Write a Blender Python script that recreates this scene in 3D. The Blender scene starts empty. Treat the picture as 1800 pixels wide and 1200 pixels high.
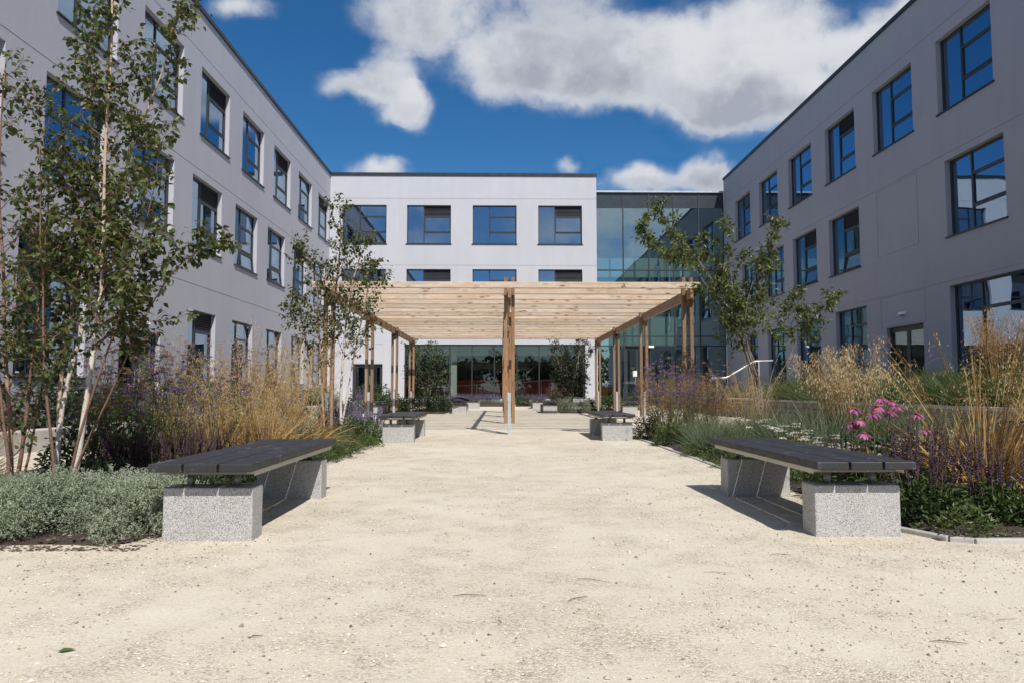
import bpy, math, random
import numpy as np
from mathutils import Vector, Matrix

R = math.radians
sc = bpy.context.scene
C = sc.collection
rng = np.random.default_rng(7)
random.seed(7)

# ---------------------------------------------------------------- camera
EYE = 0.86
cd = bpy.data.cameras.new('camera')
cd.sensor_width = 36.0
cd.lens = 25.0
cd.clip_start = 0.05
cd.clip_end = 3000
cam = bpy.data.objects.new('camera', cd)
C.objects.link(cam)
cam.location = (0, 0, EYE)
cam.rotation_euler = (R(90 + 3.87), 0, R(-0.917))
sc.camera = cam

# ---------------------------------------------------------------- sun and sky
# light travels by (-0.29, +0.80, -1) per metre of height
SUN_TO = Vector((0.29, -0.80, 1.0)).normalized()
SUN_EL = math.asin(SUN_TO.z)
SUN_AZ = math.atan2(SUN_TO.x, SUN_TO.y)          # from +Y towards +X
sd = bpy.data.lights.new('sun', 'SUN')
sd.energy = 4.3
sd.angle = R(0.5)
sd.color = (1.0, 0.945, 0.87)
sun = bpy.data.objects.new('sun', sd)
C.objects.link(sun)
sun.rotation_euler = SUN_TO.to_track_quat('Z', 'Y').to_euler()
sc.view_settings.view_transform = 'Standard'
sc.view_settings.look = 'None'
sc.view_settings.gamma = 1.0
sc.view_settings.exposure = 0.22
sc.view_settings.use_curve_mapping = False

world = bpy.data.worlds.new('World')
sc.world = world
world.use_nodes = True


class NT:
    """small helper to write node trees"""
    def __init__(s, tree):
        s.t = tree
        s.n = tree.nodes
        s.l = tree.links

    def node(s, typ, **kw):
        nd = s.n.new(typ)
        for k, v in kw.items():
            setattr(nd, k, v)
        return nd

    def put(s, sock, val):
        if isinstance(val, bpy.types.NodeSocket):
            s.l.new(val, sock)
        elif val is not None:
            if hasattr(sock, 'default_value'):
                dv = sock.default_value
                if hasattr(dv, '__len__') and not hasattr(val, '__len__'):
                    val = [val] * len(dv)
                if hasattr(dv, '__len__') and len(dv) == 4 and len(val) == 3:
                    val = list(val) + [1]
                sock.default_value = val

    def math(s, op, a, b=None, c=None, clamp=False):
        nd = s.node('ShaderNodeMath', operation=op, use_clamp=clamp)
        s.put(nd.inputs[0], a)
        if b is not None:
            s.put(nd.inputs[1], b)
        if c is not None:
            s.put(nd.inputs[2], c)
        return nd.outputs[0]

    def vmath(s, op, a, b=None, out=0):
        nd = s.node('ShaderNodeVectorMath', operation=op)
        s.put(nd.inputs[0], a)
        if b is not None:
            s.put(nd.inputs[1], b)
        return nd.outputs[out]

    def mix(s, f, a, b, mode='MIX'):
        nd = s.node('ShaderNodeMix', data_type='RGBA', blend_type=mode)
        s.put(nd.inputs[0], f)
        s.put(nd.inputs[6], a)
        s.put(nd.inputs[7], b)
        return nd.outputs[2]

    def noise(s, vec, scale, detail=3, rough=0.55, out=0, dist=0.0):
        nd = s.node('ShaderNodeTexNoise')
        s.put(nd.inputs['Vector'], vec)
        nd.inputs['Scale'].default_value = scale
        nd.inputs['Detail'].default_value = detail
        nd.inputs['Roughness'].default_value = rough
        nd.inputs['Distortion'].default_value = dist
        return nd.outputs[out]

    def voro(s, vec, scale, feature='F1', out='Distance', rnd=1.0):
        nd = s.node('ShaderNodeTexVoronoi', feature=feature)
        s.put(nd.inputs['Vector'], vec)
        nd.inputs['Scale'].default_value = scale
        nd.inputs['Randomness'].default_value = rnd
        return nd.outputs[out]

    def ramp(s, f, lo, hi, smooth=True, a=0.0, b=1.0):
        nd = s.node('ShaderNodeMapRange', interpolation_type='SMOOTHSTEP' if smooth else 'LINEAR')
        s.put(nd.inputs[0], f)
        nd.inputs[1].default_value = lo
        nd.inputs[2].default_value = hi
        nd.inputs[3].default_value = a
        nd.inputs[4].default_value = b
        return nd.outputs[0]


def build_sky():
    nt = NT(world.node_tree)
    nt.n.clear()
    out = nt.node('ShaderNodeOutputWorld')
    bg = nt.node('ShaderNodeBackground')
    bg.inputs['Strength'].default_value = 0.08
    sky = nt.node('ShaderNodeTexSky', sky_type='NISHITA')
    sky.sun_disc = False
    sky.sun_elevation = SUN_EL
    sky.sun_rotation = SUN_AZ
    sky.altitude = 300
    sky.air_density = 0.9
    sky.dust_density = 0.25
    sky.ozone_density = 2.2
    hs = nt.node('ShaderNodeHueSaturation')
    hs.inputs['Saturation'].default_value = 1.40
    hs.inputs['Value'].default_value = 1.08
    nt.put(hs.inputs['Color'], sky.outputs[0])
    geo = nt.node('ShaderNodeTexCoord').outputs['Generated']
    d = nt.vmath('NORMALIZE', geo)
    # the clouds in view: ellipsoids of direction (u, v are slopes from due north, level)
    blobs = [
        (0.28, 0.49, .17, .075), (0.38, 0.445, .13, .068), (0.15, 0.475, .13, .07), (0.02, 0.50, .15, .075),
        (-0.13, 0.53, .09, .05), (0.27, 0.415, .08, .05), (0.36, 0.50, .13, .08), (0.44, 0.42, .07, .04), (0.04, 0.455, .10, .05), (0.20, 0.44, .12, .045), (0.33, 0.43, .10, .042), (0.52, 0.47, .05, .03),
        (-0.155, 0.425, .05, .048), (-0.125, 0.395, .035, .035), (-0.22, 0.425, .055, .024),
        (-0.38, 0.56, .06, .022),
        (0.51, 0.515, .05, .035), (0.58, 0.55, .07, .05), (0.66, 0.60, .09, .06),
        (0.245, 0.302, .07, .034), (0.285, 0.322, .04, .034), (0.19, 0.298, .05, .024), (0.32, 0.295, .04, .03),
        (-0.185, 0.305, .045, .022), (0.105, 0.32, .024, .022), (0.0, 0.64, .25, .07),
    ]
    warp = nt.noise(d, 3.2, 4, 0.6, out=1)
    warp = nt.vmath('MULTIPLY', nt.vmath('SUBTRACT', warp, (0.5, 0.5, 0.5)), (0.12, 0.12, 0.10))
    warp2 = nt.noise(d, 11.0, 3, 0.6, out=1)
    warp2 = nt.vmath('MULTIPLY', nt.vmath('SUBTRACT', warp2, (0.5, 0.5, 0.5)), (0.05, 0.05, 0.04))
    dw = nt.vmath('ADD', nt.vmath('ADD', d, warp), warp2)
    total = None
    hsum = None
    for (u, v, ru, rv) in blobs:
        c = Vector((u, 1, v)).normalized()
        k = 1.0 / math.sqrt(1 + u * u + v * v)
        q = nt.vmath('SUBTRACT', dw, tuple(c))
        q = nt.vmath('MULTIPLY', q, (1 / (ru * k), 0.9 / (ru * k), 1 / (rv * k)))
        r = nt.vmath('LENGTH', q, out=1)
        m = nt.math('SUBTRACT', 1.18, r)
        m = nt.math('MAXIMUM', m, 0.0)
        total = m if total is None else nt.math('ADD', total, m)
        sz_ = nt.node('ShaderNodeSeparateXYZ')
        nt.put(sz_.inputs[0], q)
        lowm = nt.math('MULTIPLY', m, sz_.outputs[2])
        hsum = lowm if hsum is None else nt.math('ADD', hsum, lowm)
    total = nt.math('MINIMUM', total, 1.5)
    # everywhere else: scattered fair-weather clouds from noise
    flat = nt.vmath('MULTIPLY', d, (1.0, 1.0, 2.0))
    gen = nt.noise(nt.vmath('ADD', flat, (5.3, 2.1, 0.0)), 2.6, 7, 0.58)
    front = nt.node('ShaderNodeSeparateXYZ')
    nt.put(front.inputs[0], d)
    # behind and beside the frame the noise clouds take over
    side = nt.ramp(front.outputs[1], 0.45, 0.05)
    gen = nt.math('MULTIPLY', nt.ramp(gen, 0.40, 0.60), side)
    fine = nt.noise(d, 6.0, 10, 0.60, dist=0.35)
    fine2 = nt.noise(d, 19.0, 8, 0.66, dist=0.2)
    dens = nt.math('ADD', total, nt.math('MULTIPLY', nt.math('SUBTRACT', fine, 0.5), 2.3))
    dens = nt.math('ADD', dens, nt.math('MULTIPLY', nt.math('SUBTRACT', fine2, 0.5), 0.95))
    dens = nt.math('MULTIPLY', dens, nt.math('MINIMUM', nt.math('MULTIPLY', total, 3.0), 1.0))
    a1 = nt.math('POWER', nt.ramp(dens, -0.25, 1.15), 1.35)
    alpha = nt.math('MAXIMUM', a1, nt.math('MULTIPLY', gen, nt.ramp(fine, 0.3, 0.6)))
    veil = nt.math('MULTIPLY', nt.ramp(total, 0.0, 0.9), nt.math('MULTIPLY', nt.ramp(fine, 0.36, 0.66), 0.5))
    alpha = nt.math('MAXIMUM', nt.math('MULTIPLY', alpha, 0.96), veil)
    # cloud body: bright billows, greyer where thick
    body = nt.noise(nt.vmath('ADD', d, (3.1, 1.7, 0.4)), 4.2, 8, 0.62)
    low = nt.ramp(hsum, 0.25, -0.55)
    thick = nt.ramp(dens, 0.35, 1.5)
    shade = nt.math('MULTIPLY', thick, nt.math('ADD', nt.math('MULTIPLY', low, 0.40), nt.math('MULTIPLY', nt.ramp(body, 0.40, 0.62), 0.85)), clamp=True)
    col = nt.mix(shade, (7.9, 8.05, 8.4), (4.2, 4.5, 5.2))
    wisp = nt.ramp(alpha, 0.0, 0.8)
    col = nt.mix(wisp, (4.6, 5.3, 6.6), col)
    full = nt.mix(alpha, hs.outputs[0], col)
    nt.put(bg.inputs['Color'], full)
    nt.l.new(bg.outputs[0], out.inputs[0])


build_sky()

# ---------------------------------------------------------------- materials
MATS = {}


def newmat(name):
    m = bpy.data.materials.new(name)
    m.use_nodes = True
    nt = NT(m.node_tree)
    nt.n.clear()
    out = nt.node('ShaderNodeOutputMaterial')
    p = nt.node('ShaderNodeBsdfPrincipled')
    nt.l.new(p.outputs[0], out.inputs[0])
    MATS[name] = m
    return m, nt, p, out


def bump(nt, p, h, strength=0.3, dist=0.01):
    b = nt.node('ShaderNodeBump')
    b.inputs['Strength'].default_value = strength
    b.inputs['Distance'].default_value = dist
    nt.put(b.inputs['Height'], h)
    nt.put(p.inputs['Normal'], b.outputs[0])


def gpos(nt):
    return nt.node('ShaderNodeNewGeometry').outputs['Position']


def opos(nt):
    return nt.node('ShaderNodeTexCoord').outputs['Object']


def orand(nt):
    return nt.node('ShaderNodeObjectInfo').outputs['Random']


def simple(name, col, rough=0.5, metal=0.0, var=0.12, scale=14, bmp=0.0, spec=0.5):
    m, nt, p, o = newmat(name)
    pos = gpos(nt)
    n = nt.noise(pos, scale, 4)
    n2 = nt.noise(pos, scale * 0.13, 2)
    f = nt.ramp(nt.math('ADD', nt.math('MULTIPLY', n, .5), nt.math('MULTIPLY', n2, .5)), 0.3, 0.7, False)
    lo = [max(0, c * (1 - var)) for c in col]
    hi = [min(1, c * (1 + var)) for c in col]
    nt.put(p.inputs['Base Color'], nt.mix(f, lo, hi))
    nt.put(p.inputs['Roughness'], nt.ramp(n, 0.2, 0.8, False, max(0, rough - .08), min(1, rough + .08)))
    p.inputs['Metallic'].default_value = metal
    p.inputs['Specular IOR Level'].default_value = spec
    if bmp:
        bump(nt, p, nt.noise(pos, scale * 3, 4), bmp, 0.01)
    return m


# rendered walls
def mat_render(name, col):
    m, nt, p, o = newmat(name)
    pos = gpos(nt)
    big = nt.noise(pos, 0.35, 4, 0.6)
    mid = nt.noise(nt.vmath('MULTIPLY', pos, (1.3, 1.3, 0.25)), 1.6, 4, 0.6)
    f = nt.math('ADD', nt.math('MULTIPLY', big, .5), nt.math('MULTIPLY', mid, .5))
    c = nt.mix(nt.ramp(f, 0.36, 0.64, False), [x * 0.95 for x in col], [min(1, x * 1.035) for x in col])
    nt.put(p.inputs['Base Color'], c)
    p.inputs['Roughness'].default_value = 0.9
    p.inputs['Specular IOR Level'].default_value = 0.25
    h = nt.math('ADD', nt.noise(pos, 90, 3, .7), nt.math('MULTIPLY', nt.noise(pos, 6, 3), 1.6))
    bump(nt, p, h, 0.35, 0.006)
    return m


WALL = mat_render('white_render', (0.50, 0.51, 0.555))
WALL2 = mat_render('shaded_white_render', (0.40, 0.40, 0.445))  # same white render, shade of the right wing put into its colour
WALL3 = mat_render('half_lit_white_render', (0.475, 0.475, 0.525))  # same white render, dimmer light and lilac sky tint mixed into the colour
DARK = simple('dark_grey_aluminium', (0.035, 0.04, 0.046), 0.42, 0.0, 0.1, 6)
COPING = simple('dark_coping_metal', (0.03, 0.035, 0.042), 0.4, 0.2, 0.15, 3)
LOUVRE = simple('louvre_metal', (0.05, 0.055, 0.065), 0.45, 0.1, 0.1, 4)
SILVER = simple('silver_trim', (0.62, 0.63, 0.64), 0.35, 0.6, 0.06, 5)
GALV = simple('galvanised_steel', (0.46, 0.51, 0.53), 0.5, 0.35, 0.14, 24, 0.05)
CREAM = simple('cream_steel_rail', (0.50, 0.47, 0.40), 0.5, 0.2, 0.08, 20)
STEELLEG = simple('grey_steel_leg', (0.22, 0.225, 0.21), 0.5, 0.5, 0.1, 20)
WHITEP = simple('white_paint', (0.78, 0.78, 0.77), 0.4, 0.0, 0.04, 8)
RAIL = simple('white_handrail', (0.62, 0.62, 0.62), 0.35, 0.3, 0.05, 8)
REDP = simple('red_panel', (0.46, 0.04, 0.028), 0.5, 0.0, 0.08, 2)
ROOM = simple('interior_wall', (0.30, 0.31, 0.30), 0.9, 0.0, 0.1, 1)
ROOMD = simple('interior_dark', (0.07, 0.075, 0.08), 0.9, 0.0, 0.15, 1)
ROOMW = simple('interior_white', (0.72, 0.75, 0.70), 0.8, 0.0, 0.05, 1)
ROOMF = simple('interior_floor', (0.14, 0.13, 0.12), 0.5, 0.0, 0.1, 1)
BLIND = simple('blind_fabric', (0.42, 0.44, 0.44), 0.9, 0.0, 0.1, 5)
PAPER = simple('paper_notice', (0.8, 0.8, 0.78), 0.7, 0.0, 0.03, 5)
KERBM = simple('concrete_kerb', (0.42, 0.41, 0.38), 0.85, 0.0, 0.2, 18, 0.3)
CONC = simple('pale_concrete', (0.46, 0.44, 0.40), 0.88, 0.0, 0.18, 5, 0.2)
ROOFM = simple('roof_membrane', (0.12, 0.12, 0.13), 0.9, 0.0, 0.2, 2)
BLUEP = simple('blue_scrap', (0.02, 0.22, 0.32), 0.5, 0.0, 0.1, 20)


def mat_stone_block():
    m, nt, p, o = newmat('walling_stone')
    pos = gpos(nt)
    n = nt.noise(pos, 7, 6, 0.65)
    n2 = nt.noise(pos, 60, 4, 0.6)
    r = orand(nt)
    f = nt.math('ADD', nt.math('MULTIPLY', n, 0.7), nt.math('MULTIPLY', r, 0.35))
    c = nt.mix(nt.ramp(f, 0.3, 0.85, False), (0.16, 0.14, 0.115), (0.34, 0.30, 0.25))
    c = nt.mix(nt.ramp(n2, 0.45, 0.7), c, (0.12, 0.11, 0.09))
    nt.put(p.inputs['Base Color'], c)
    p.inputs['Roughness'].default_value = 0.95
    bump(nt, p, nt.math('ADD', n, n2), 0.6, 0.02)
    return m


STONE = mat_stone_block()


def mat_granite():
    m, nt, p, o = newmat('speckled_granite')
    pos = gpos(nt)
    v = nt.voro(pos, 300, 'F1', 'Color')
    sep = nt.node('ShaderNodeSeparateColor')
    nt.put(sep.inputs[0], v)
    v2 = nt.voro(pos, 520, 'F1', 'Color')
    sep2 = nt.node('ShaderNodeSeparateColor')
    nt.put(sep2.inputs[0], v2)
    base = nt.mix(sep.outputs[0], (0.38, 0.38, 0.375), (0.60, 0.595, 0.58))
    c = nt.mix(nt.ramp(sep.outputs[1], 0.86, 0.90), base, (0.12, 0.12, 0.12))
    c = nt.mix(nt.ramp(sep2.outputs[1], 0.80, 0.85), c, (0.13, 0.125, 0.12))
    n = nt.noise(pos, 5, 4)
    c = nt.mix(nt.ramp(n, 0.55, 0.8, True, 0, .3), c, (0.30, 0.27, 0.22), 'MIX')
    nt.put(p.inputs['Base Color'], c)
    p.inputs['Roughness'].default_value = 0.72
    bump(nt, p, sep.outputs[2], 0.12, 0.003)
    return m


GRANITE = mat_granite()


def mat_slat():
    m, nt, p, o = newmat('charcoal_stained_slat')
    pos = gpos(nt)
    r = orand(nt)
    st = nt.noise(nt.vmath('MULTIPLY', pos, (60, 3, 60)), 1.0, 5, 0.6)
    sc_ = nt.noise(nt.vmath('MULTIPLY', pos, (5, 3, 5)), 2.0, 6, 0.7)
    c = nt.mix(st, (0.014, 0.015, 0.018), (0.036, 0.037, 0.042))
    c = nt.mix(nt.ramp(sc_, 0.57, 0.70, True, 0, .6), c, (0.17, 0.17, 0.175))
    sp = nt.voro(pos, 130, 'F1', 'Distance')
    c = nt.mix(nt.ramp(sp, 0.11, 0.05, True, 0, .6), c, (0.26, 0.25, 0.23))
    nt.put(p.inputs['Base Color'], c)
    nt.put(p.inputs['Roughness'], nt.ramp(sc_, 0.3, 0.7, False, 0.42, 0.7))
    bump(nt, p, nt.math('ADD', st, nt.noise(pos, 150, 3)), 0.35, 0.003)
    return m


SLAT = mat_slat()


def mat_timber(name, lo, hi, knot, axis, kn=True):
    """softwood: grain stretched along one axis, knots, per-board tone"""
    m, nt, p, o = newmat(name)
    pos = opos(nt)
    r = orand(nt)
    off = nt.node('ShaderNodeCombineXYZ')
    nt.put(off.inputs[0], nt.math('MULTIPLY', r, 37.0))
    nt.put(off.inputs[1], nt.math('MULTIPLY', r, 11.0))
    nt.put(off.inputs[2], nt.math('MULTIPLY', r, 5.0))
    pos = nt.vmath('ADD', pos, off.outputs[0])
    s = [22, 22, 22]
    s[axis] = 1.4
    ks = [11, 11, 11]
    ks[axis] = 3.2
    kd = nt.voro(nt.vmath('MULTIPLY', pos, tuple(ks)), 1.0, 'F1', 'Distance')
    warp = nt.ramp(kd, 0.0, 0.6, True, 1.6, 0.0)
    w3 = nt.node('ShaderNodeCombineXYZ')
    for i in range(3):
        nt.put(w3.inputs[i], warp)
    g = nt.noise(nt.vmath('ADD', nt.vmath('MULTIPLY', pos, tuple(s)), w3.outputs[0]), 1.0, 5, 0.6)
    big = nt.noise(nt.vmath('MULTIPLY', pos, (0.8, 0.8, 0.8)), 1.0, 2)
    c = nt.mix(nt.ramp(g, 0.3, 0.7, False), lo, hi)
    tone = nt.math('ADD', nt.math('MULTIPLY', r, 0.34), 0.80)
    hsv = nt.node('ShaderNodeHueSaturation')
    nt.put(hsv.inputs['Value'], tone)
    nt.put(hsv.inputs['Saturation'], nt.ramp(big, 0.3, 0.7, False, 0.72, 1.15))
    nt.put(hsv.inputs['Color'], c)
    c = hsv.outputs[0]
    if kn:
        c = nt.mix(nt.ramp(kd, 0.17, 0.08), c, knot)
        c = nt.mix(nt.ramp(kd, 0.34, 0.16, True, 0, .35), c, [k * 1.6 for k in knot])
    nt.put(p.inputs['Base Color'], c)
    p.inputs['Roughness'].default_value = 0.75
    p.inputs['Specular IOR Level'].default_value = 0.3
    bump(nt, p, g, 0.25, 0.004)
    return m


PLANK = mat_timber('pale_softwood_plank', (0.40, 0.30, 0.215), (0.60, 0.495, 0.39), (0.15, 0.08, 0.045), 0)
POSTW = mat_timber('brown_timber_post', (0.20, 0.115, 0.065), (0.33, 0.205, 0.12), (0.08, 0.04, 0.02), 2)
BEAMW = mat_timber('brown_timber_beam', (0.22, 0.135, 0.075), (0.36, 0.235, 0.135), (0.08, 0.045, 0.025), 1)


def mat_glass(name, tint, refl, through, rough=0.0, clear=0.30):
    m = bpy.data.materials.new(name)
    m.use_nodes = True
    nt = NT(m.node_tree)
    nt.n.clear()
    out = nt.node('ShaderNodeOutputMaterial')
    tr = nt.node('ShaderNodeBsdfTransparent')
    nt.put(tr.inputs[0], through)
    gl = nt.node('ShaderNodeBsdfGlossy')
    nt.put(gl.inputs['Color'], tint)
    gl.inputs['Roughness'].default_value = rough
    wob = nt.node('ShaderNodeBump')
    wob.inputs['Strength'].default_value = 0.05
    wob.inputs['Distance'].default_value = 0.05
    nt.put(wob.inputs['Height'], nt.noise(gpos(nt), 0.9, 1))
    nt.put(gl.inputs['Normal'], wob.outputs[0])
    lw = nt.node('ShaderNodeLayerWeight')
    lw.inputs[0].default_value = 0.5
    f = nt.math('POWER', lw.outputs['Facing'], 3.0)
    f = nt.math('ADD', nt.math('MULTIPLY', f, 1 - refl), refl, clamp=True)
    mx = nt.node('ShaderNodeMixShader')
    nt.put(mx.inputs[0], f)
    nt.l.new(tr.outputs[0], mx.inputs[1])
    nt.l.new(gl.outputs[0], mx.inputs[2])
    nt.l.new(mx.outputs[0], out.inputs[0])
    MATS[name] = m
    return m


GLASS_UP = mat_glass('solar_window_glass', (0.56, 0.72, 0.90), 0.40, (0.40, 0.48, 0.52))
GLASS_GR = mat_glass('ground_floor_glass', (0.60, 0.70, 0.72), 0.10, (0.78, 0.82, 0.80))
GLASS_CW = mat_glass('curtain_wall_glass', (0.66, 0.82, 0.90), 0.32, (0.74, 0.85, 0.83))


def mat_gravel():
    m, nt, p, o = newmat('hoggin_gravel')
    pos = gpos(nt)
    big = nt.noise(pos, 0.55, 5, 0.6)
    mid = nt.noise(pos, 3.5, 5, 0.65)
    fn = nt.noise(pos, 70, 4, 0.7)
    v = nt.voro(pos, 120, 'F1', 'Color')
    sep = nt.node('ShaderNodeSeparateColor')
    nt.put(sep.inputs[0], v)
    vd = nt.voro(pos, 120, 'F1', 'Distance')
    loose = nt.ramp(nt.math('ADD', nt.math('MULTIPLY', big, .5), nt.math('MULTIPLY', mid, .5)), 0.40, 0.62)
    sheet = nt.mix(nt.ramp(fn, 0.3, 0.72, False), (0.54, 0.48, 0.375), (0.70, 0.645, 0.535))
    grains = nt.mix(sep.outputs[0], (0.27, 0.215, 0.15), (0.78, 0.72, 0.60))
    grains = nt.mix(nt.ramp(sep.outputs[1], 0.86, 0.93), grains, (0.12, 0.09, 0.065))
    c = nt.mix(nt.math('MULTIPLY', loose, 0.75), sheet, grains)
    c = nt.mix(nt.ramp(big, 0.35, 0.66, True, 0, 0.28), c, (0.62, 0.54, 0.42))
    c = nt.mix(nt.ramp(nt.noise(pos, 1.3, 3), 0.5, 0.75, True, 0, .35), c, (0.70, 0.65, 0.55))
    # dark specks
    sp = nt.voro(pos, 34, 'F1', 'Distance')
    sr = nt.voro(pos, 34, 'F1', 'Color')
    s3 = nt.node('ShaderNodeSeparateColor')
    nt.put(s3.inputs[0], sr)
    spk = nt.math('MULTIPLY', nt.ramp(sp, 0.16, 0.09), nt.ramp(s3.outputs[0], 0.86, 0.90))
    c = nt.mix(spk, c, (0.10, 0.075, 0.05))
    nt.put(p.inputs['Base Color'], c)
    p.inputs['Roughness'].default_value = 0.95
    p.inputs['Specular IOR Level'].default_value = 0.15
    h = nt.math('ADD', nt.math('MULTIPLY', nt.math('MULTIPLY', vd, loose), -0.7), nt.math('MULTIPLY', fn, 0.6))
    h = nt.math('ADD', h, nt.math('MULTIPLY', mid, 1.3))
    bump(nt, p, h, 0.75, 0.010)
    return m


GRAVEL = mat_gravel()
PEBBLE = None


def mat_var(name, cols, rough=0.9, trans=0.0, metal=0.0, spec=0.3, rnd=0.25):
    """colour picked along a ramp by the vertex attribute 'var' (one value per leaf, stone, chip)"""
    m = bpy.data.materials.new(name)
    m.use_nodes = True
    nt = NT(m.node_tree)
    nt.n.clear()
    out = nt.node('ShaderNodeOutputMaterial')
    p = nt.node('ShaderNodeBsdfPrincipled')
    at = nt.node('ShaderNodeAttribute', attribute_name='var')
    r = orand(nt)
    f = nt.math('ADD', at.outputs['Fac'], nt.math('MULTIPLY', nt.math('SUBTRACT', r, 0.5), rnd), clamp=True)
    cr = nt.node('ShaderNodeValToRGB')
    el = cr.color_ramp.elements
    while len(el) < len(cols):
        el.new(0.5)
    for i, c in enumerate(cols):
        el[i].position = i / (len(cols) - 1)
        el[i].color = (*c, 1)
    nt.put(cr.inputs[0], f)
    n = nt.noise(gpos(nt), 26, 2)
    col = nt.mix(nt.ramp(n, .3, .7, True, 0, .35), cr.outputs[0], [0.5, 0.5, 0.5], 'MULTIPLY')
    nt.put(p.inputs['Base Color'], col)
    p.inputs['Roughness'].default_value = rough
    p.inputs['Metallic'].default_value = metal
    p.inputs['Specular IOR Level'].default_value = spec
    if trans:
        tl = nt.node('ShaderNodeBsdfTranslucent')
        nt.put(tl.inputs[0], nt.mix(1.0, col, (1.0, 1.0, 0.55), 'MULTIPLY'))
        mx = nt.node('ShaderNodeMixShader')
        mx.inputs[0].default_value = trans
        nt.l.new(p.outputs[0], mx.inputs[1])
        nt.l.new(tl.outputs[0], mx.inputs[2])
        nt.l.new(mx.outputs[0], out.inputs[0])
    else:
        nt.l.new(p.outputs[0], out.inputs[0])
    MATS[name] = m
    return m


M_PEB = mat_var('loose_stones', [(0.16, 0.12, 0.09), (0.52, 0.45, 0.36), (0.70, 0.64, 0.54), (0.82, 0.79, 0.72)], 0.9)
M_BARK = mat_var('bark_mulch_chips', [(0.045, 0.03, 0.022), (0.11, 0.075, 0.055), (0.22, 0.165, 0.13), (0.42, 0.36, 0.29)], 0.95)
M_BIRCH = mat_var('birch_leaves', [(0.035, 0.055, 0.016), (0.070, 0.100, 0.026), (0.115, 0.145, 0.038), (0.20, 0.21, 0.055)], 0.42, 0.28, spec=0.5)
M_CHERRY = mat_var('cherry_leaves', [(0.06, 0.09, 0.022), (0.12, 0.16, 0.038), (0.18, 0.22, 0.055), (0.27, 0.29, 0.09)], 0.45, 0.32, spec=0.45)
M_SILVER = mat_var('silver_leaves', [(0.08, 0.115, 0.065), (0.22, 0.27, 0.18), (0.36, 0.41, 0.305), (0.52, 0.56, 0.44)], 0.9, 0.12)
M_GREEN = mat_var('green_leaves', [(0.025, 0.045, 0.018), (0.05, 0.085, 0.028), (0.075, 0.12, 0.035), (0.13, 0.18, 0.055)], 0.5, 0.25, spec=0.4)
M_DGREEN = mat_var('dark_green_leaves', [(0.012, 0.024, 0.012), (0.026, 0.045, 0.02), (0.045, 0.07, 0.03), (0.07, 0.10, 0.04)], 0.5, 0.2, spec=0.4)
M_GRASS = mat_var('green_grass_blades', [(0.035, 0.06, 0.022), (0.065, 0.105, 0.035), (0.10, 0.15, 0.05), (0.19, 0.21, 0.09)], 0.55, 0.3)
M_BGRASS = mat_var('blue_green_grass_blades', [(0.05, 0.08, 0.045), (0.10, 0.15, 0.09), (0.17, 0.22, 0.14), (0.30, 0.30, 0.19)], 0.55, 0.25)
M_GOLD = mat_var('golden_straw', [(0.20, 0.105, 0.03), (0.38, 0.22, 0.07), (0.52, 0.34, 0.125), (0.66, 0.50, 0.25)], 0.6, 0.28)
M_PALE = mat_var('pale_seed_heads', [(0.32, 0.22, 0.12), (0.48, 0.37, 0.22), (0.62, 0.51, 0.34), (0.72, 0.62, 0.45)], 0.7, 0.3)
M_RUST = mat_var('rust_seed_heads', [(0.16, 0.085, 0.05), (0.30, 0.17, 0.10), (0.44, 0.28, 0.17), (0.56, 0.40, 0.27)], 0.7, 0.25)
M_PURPLE = mat_var('purple_flowers', [(0.05, 0.022, 0.10), (0.11, 0.05, 0.21), (0.19, 0.10, 0.32), (0.30, 0.20, 0.44)], 0.7, 0.2)
M_SPIKE = mat_var('salvia_spikes', [(0.05, 0.028, 0.025), (0.085, 0.048, 0.05), (0.085, 0.045, 0.11), (0.12, 0.07, 0.21)], 0.7, 0.15)
M_LAV = mat_var('lavender_spikes', [(0.12, 0.10, 0.16), (0.20, 0.17, 0.30), (0.28, 0.25, 0.40), (0.36, 0.33, 0.46)], 0.7, 0.2)
M_PINK = mat_var('pink_petals', [(0.22, 0.04, 0.12), (0.38, 0.09, 0.23), (0.50, 0.16, 0.34), (0.60, 0.27, 0.46)], 0.6, 0.25)
M_CONE = mat_var('flower_cones', [(0.08, 0.025, 0.012), (0.17, 0.05, 0.018), (0.28, 0.09, 0.02), (0.36, 0.14, 0.03)], 0.7)
M_WHITEF = mat_var('white_flowers', [(0.48, 0.48, 0.42), (0.62, 0.62, 0.57), (0.72, 0.72, 0.68), (0.8, 0.8, 0.77)], 0.7, 0.15)
M_STEM = mat_var('green_stems', [(0.05, 0.06, 0.03), (0.09, 0.11, 0.045), (0.13, 0.14, 0.06), (0.20, 0.18, 0.09)], 0.7)
M_BSTEM = mat_var('brown_stems', [(0.045, 0.03, 0.022), (0.09, 0.06, 0.042), (0.15, 0.105, 0.07), (0.25, 0.18, 0.12)], 0.8)
M_REDLEAF = mat_var('reddish_leaves', [(0.10, 0.03, 0.025), (0.20, 0.07, 0.05), (0.30, 0.14, 0.10), (0.40, 0.24, 0.16)], 0.6, 0.2)
M_DRY = mat_var('dry_twigs', [(0.16, 0.11, 0.07), (0.28, 0.21, 0.14), (0.40, 0.33, 0.24), (0.5, 0.43, 0.33)], 0.8)


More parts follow.
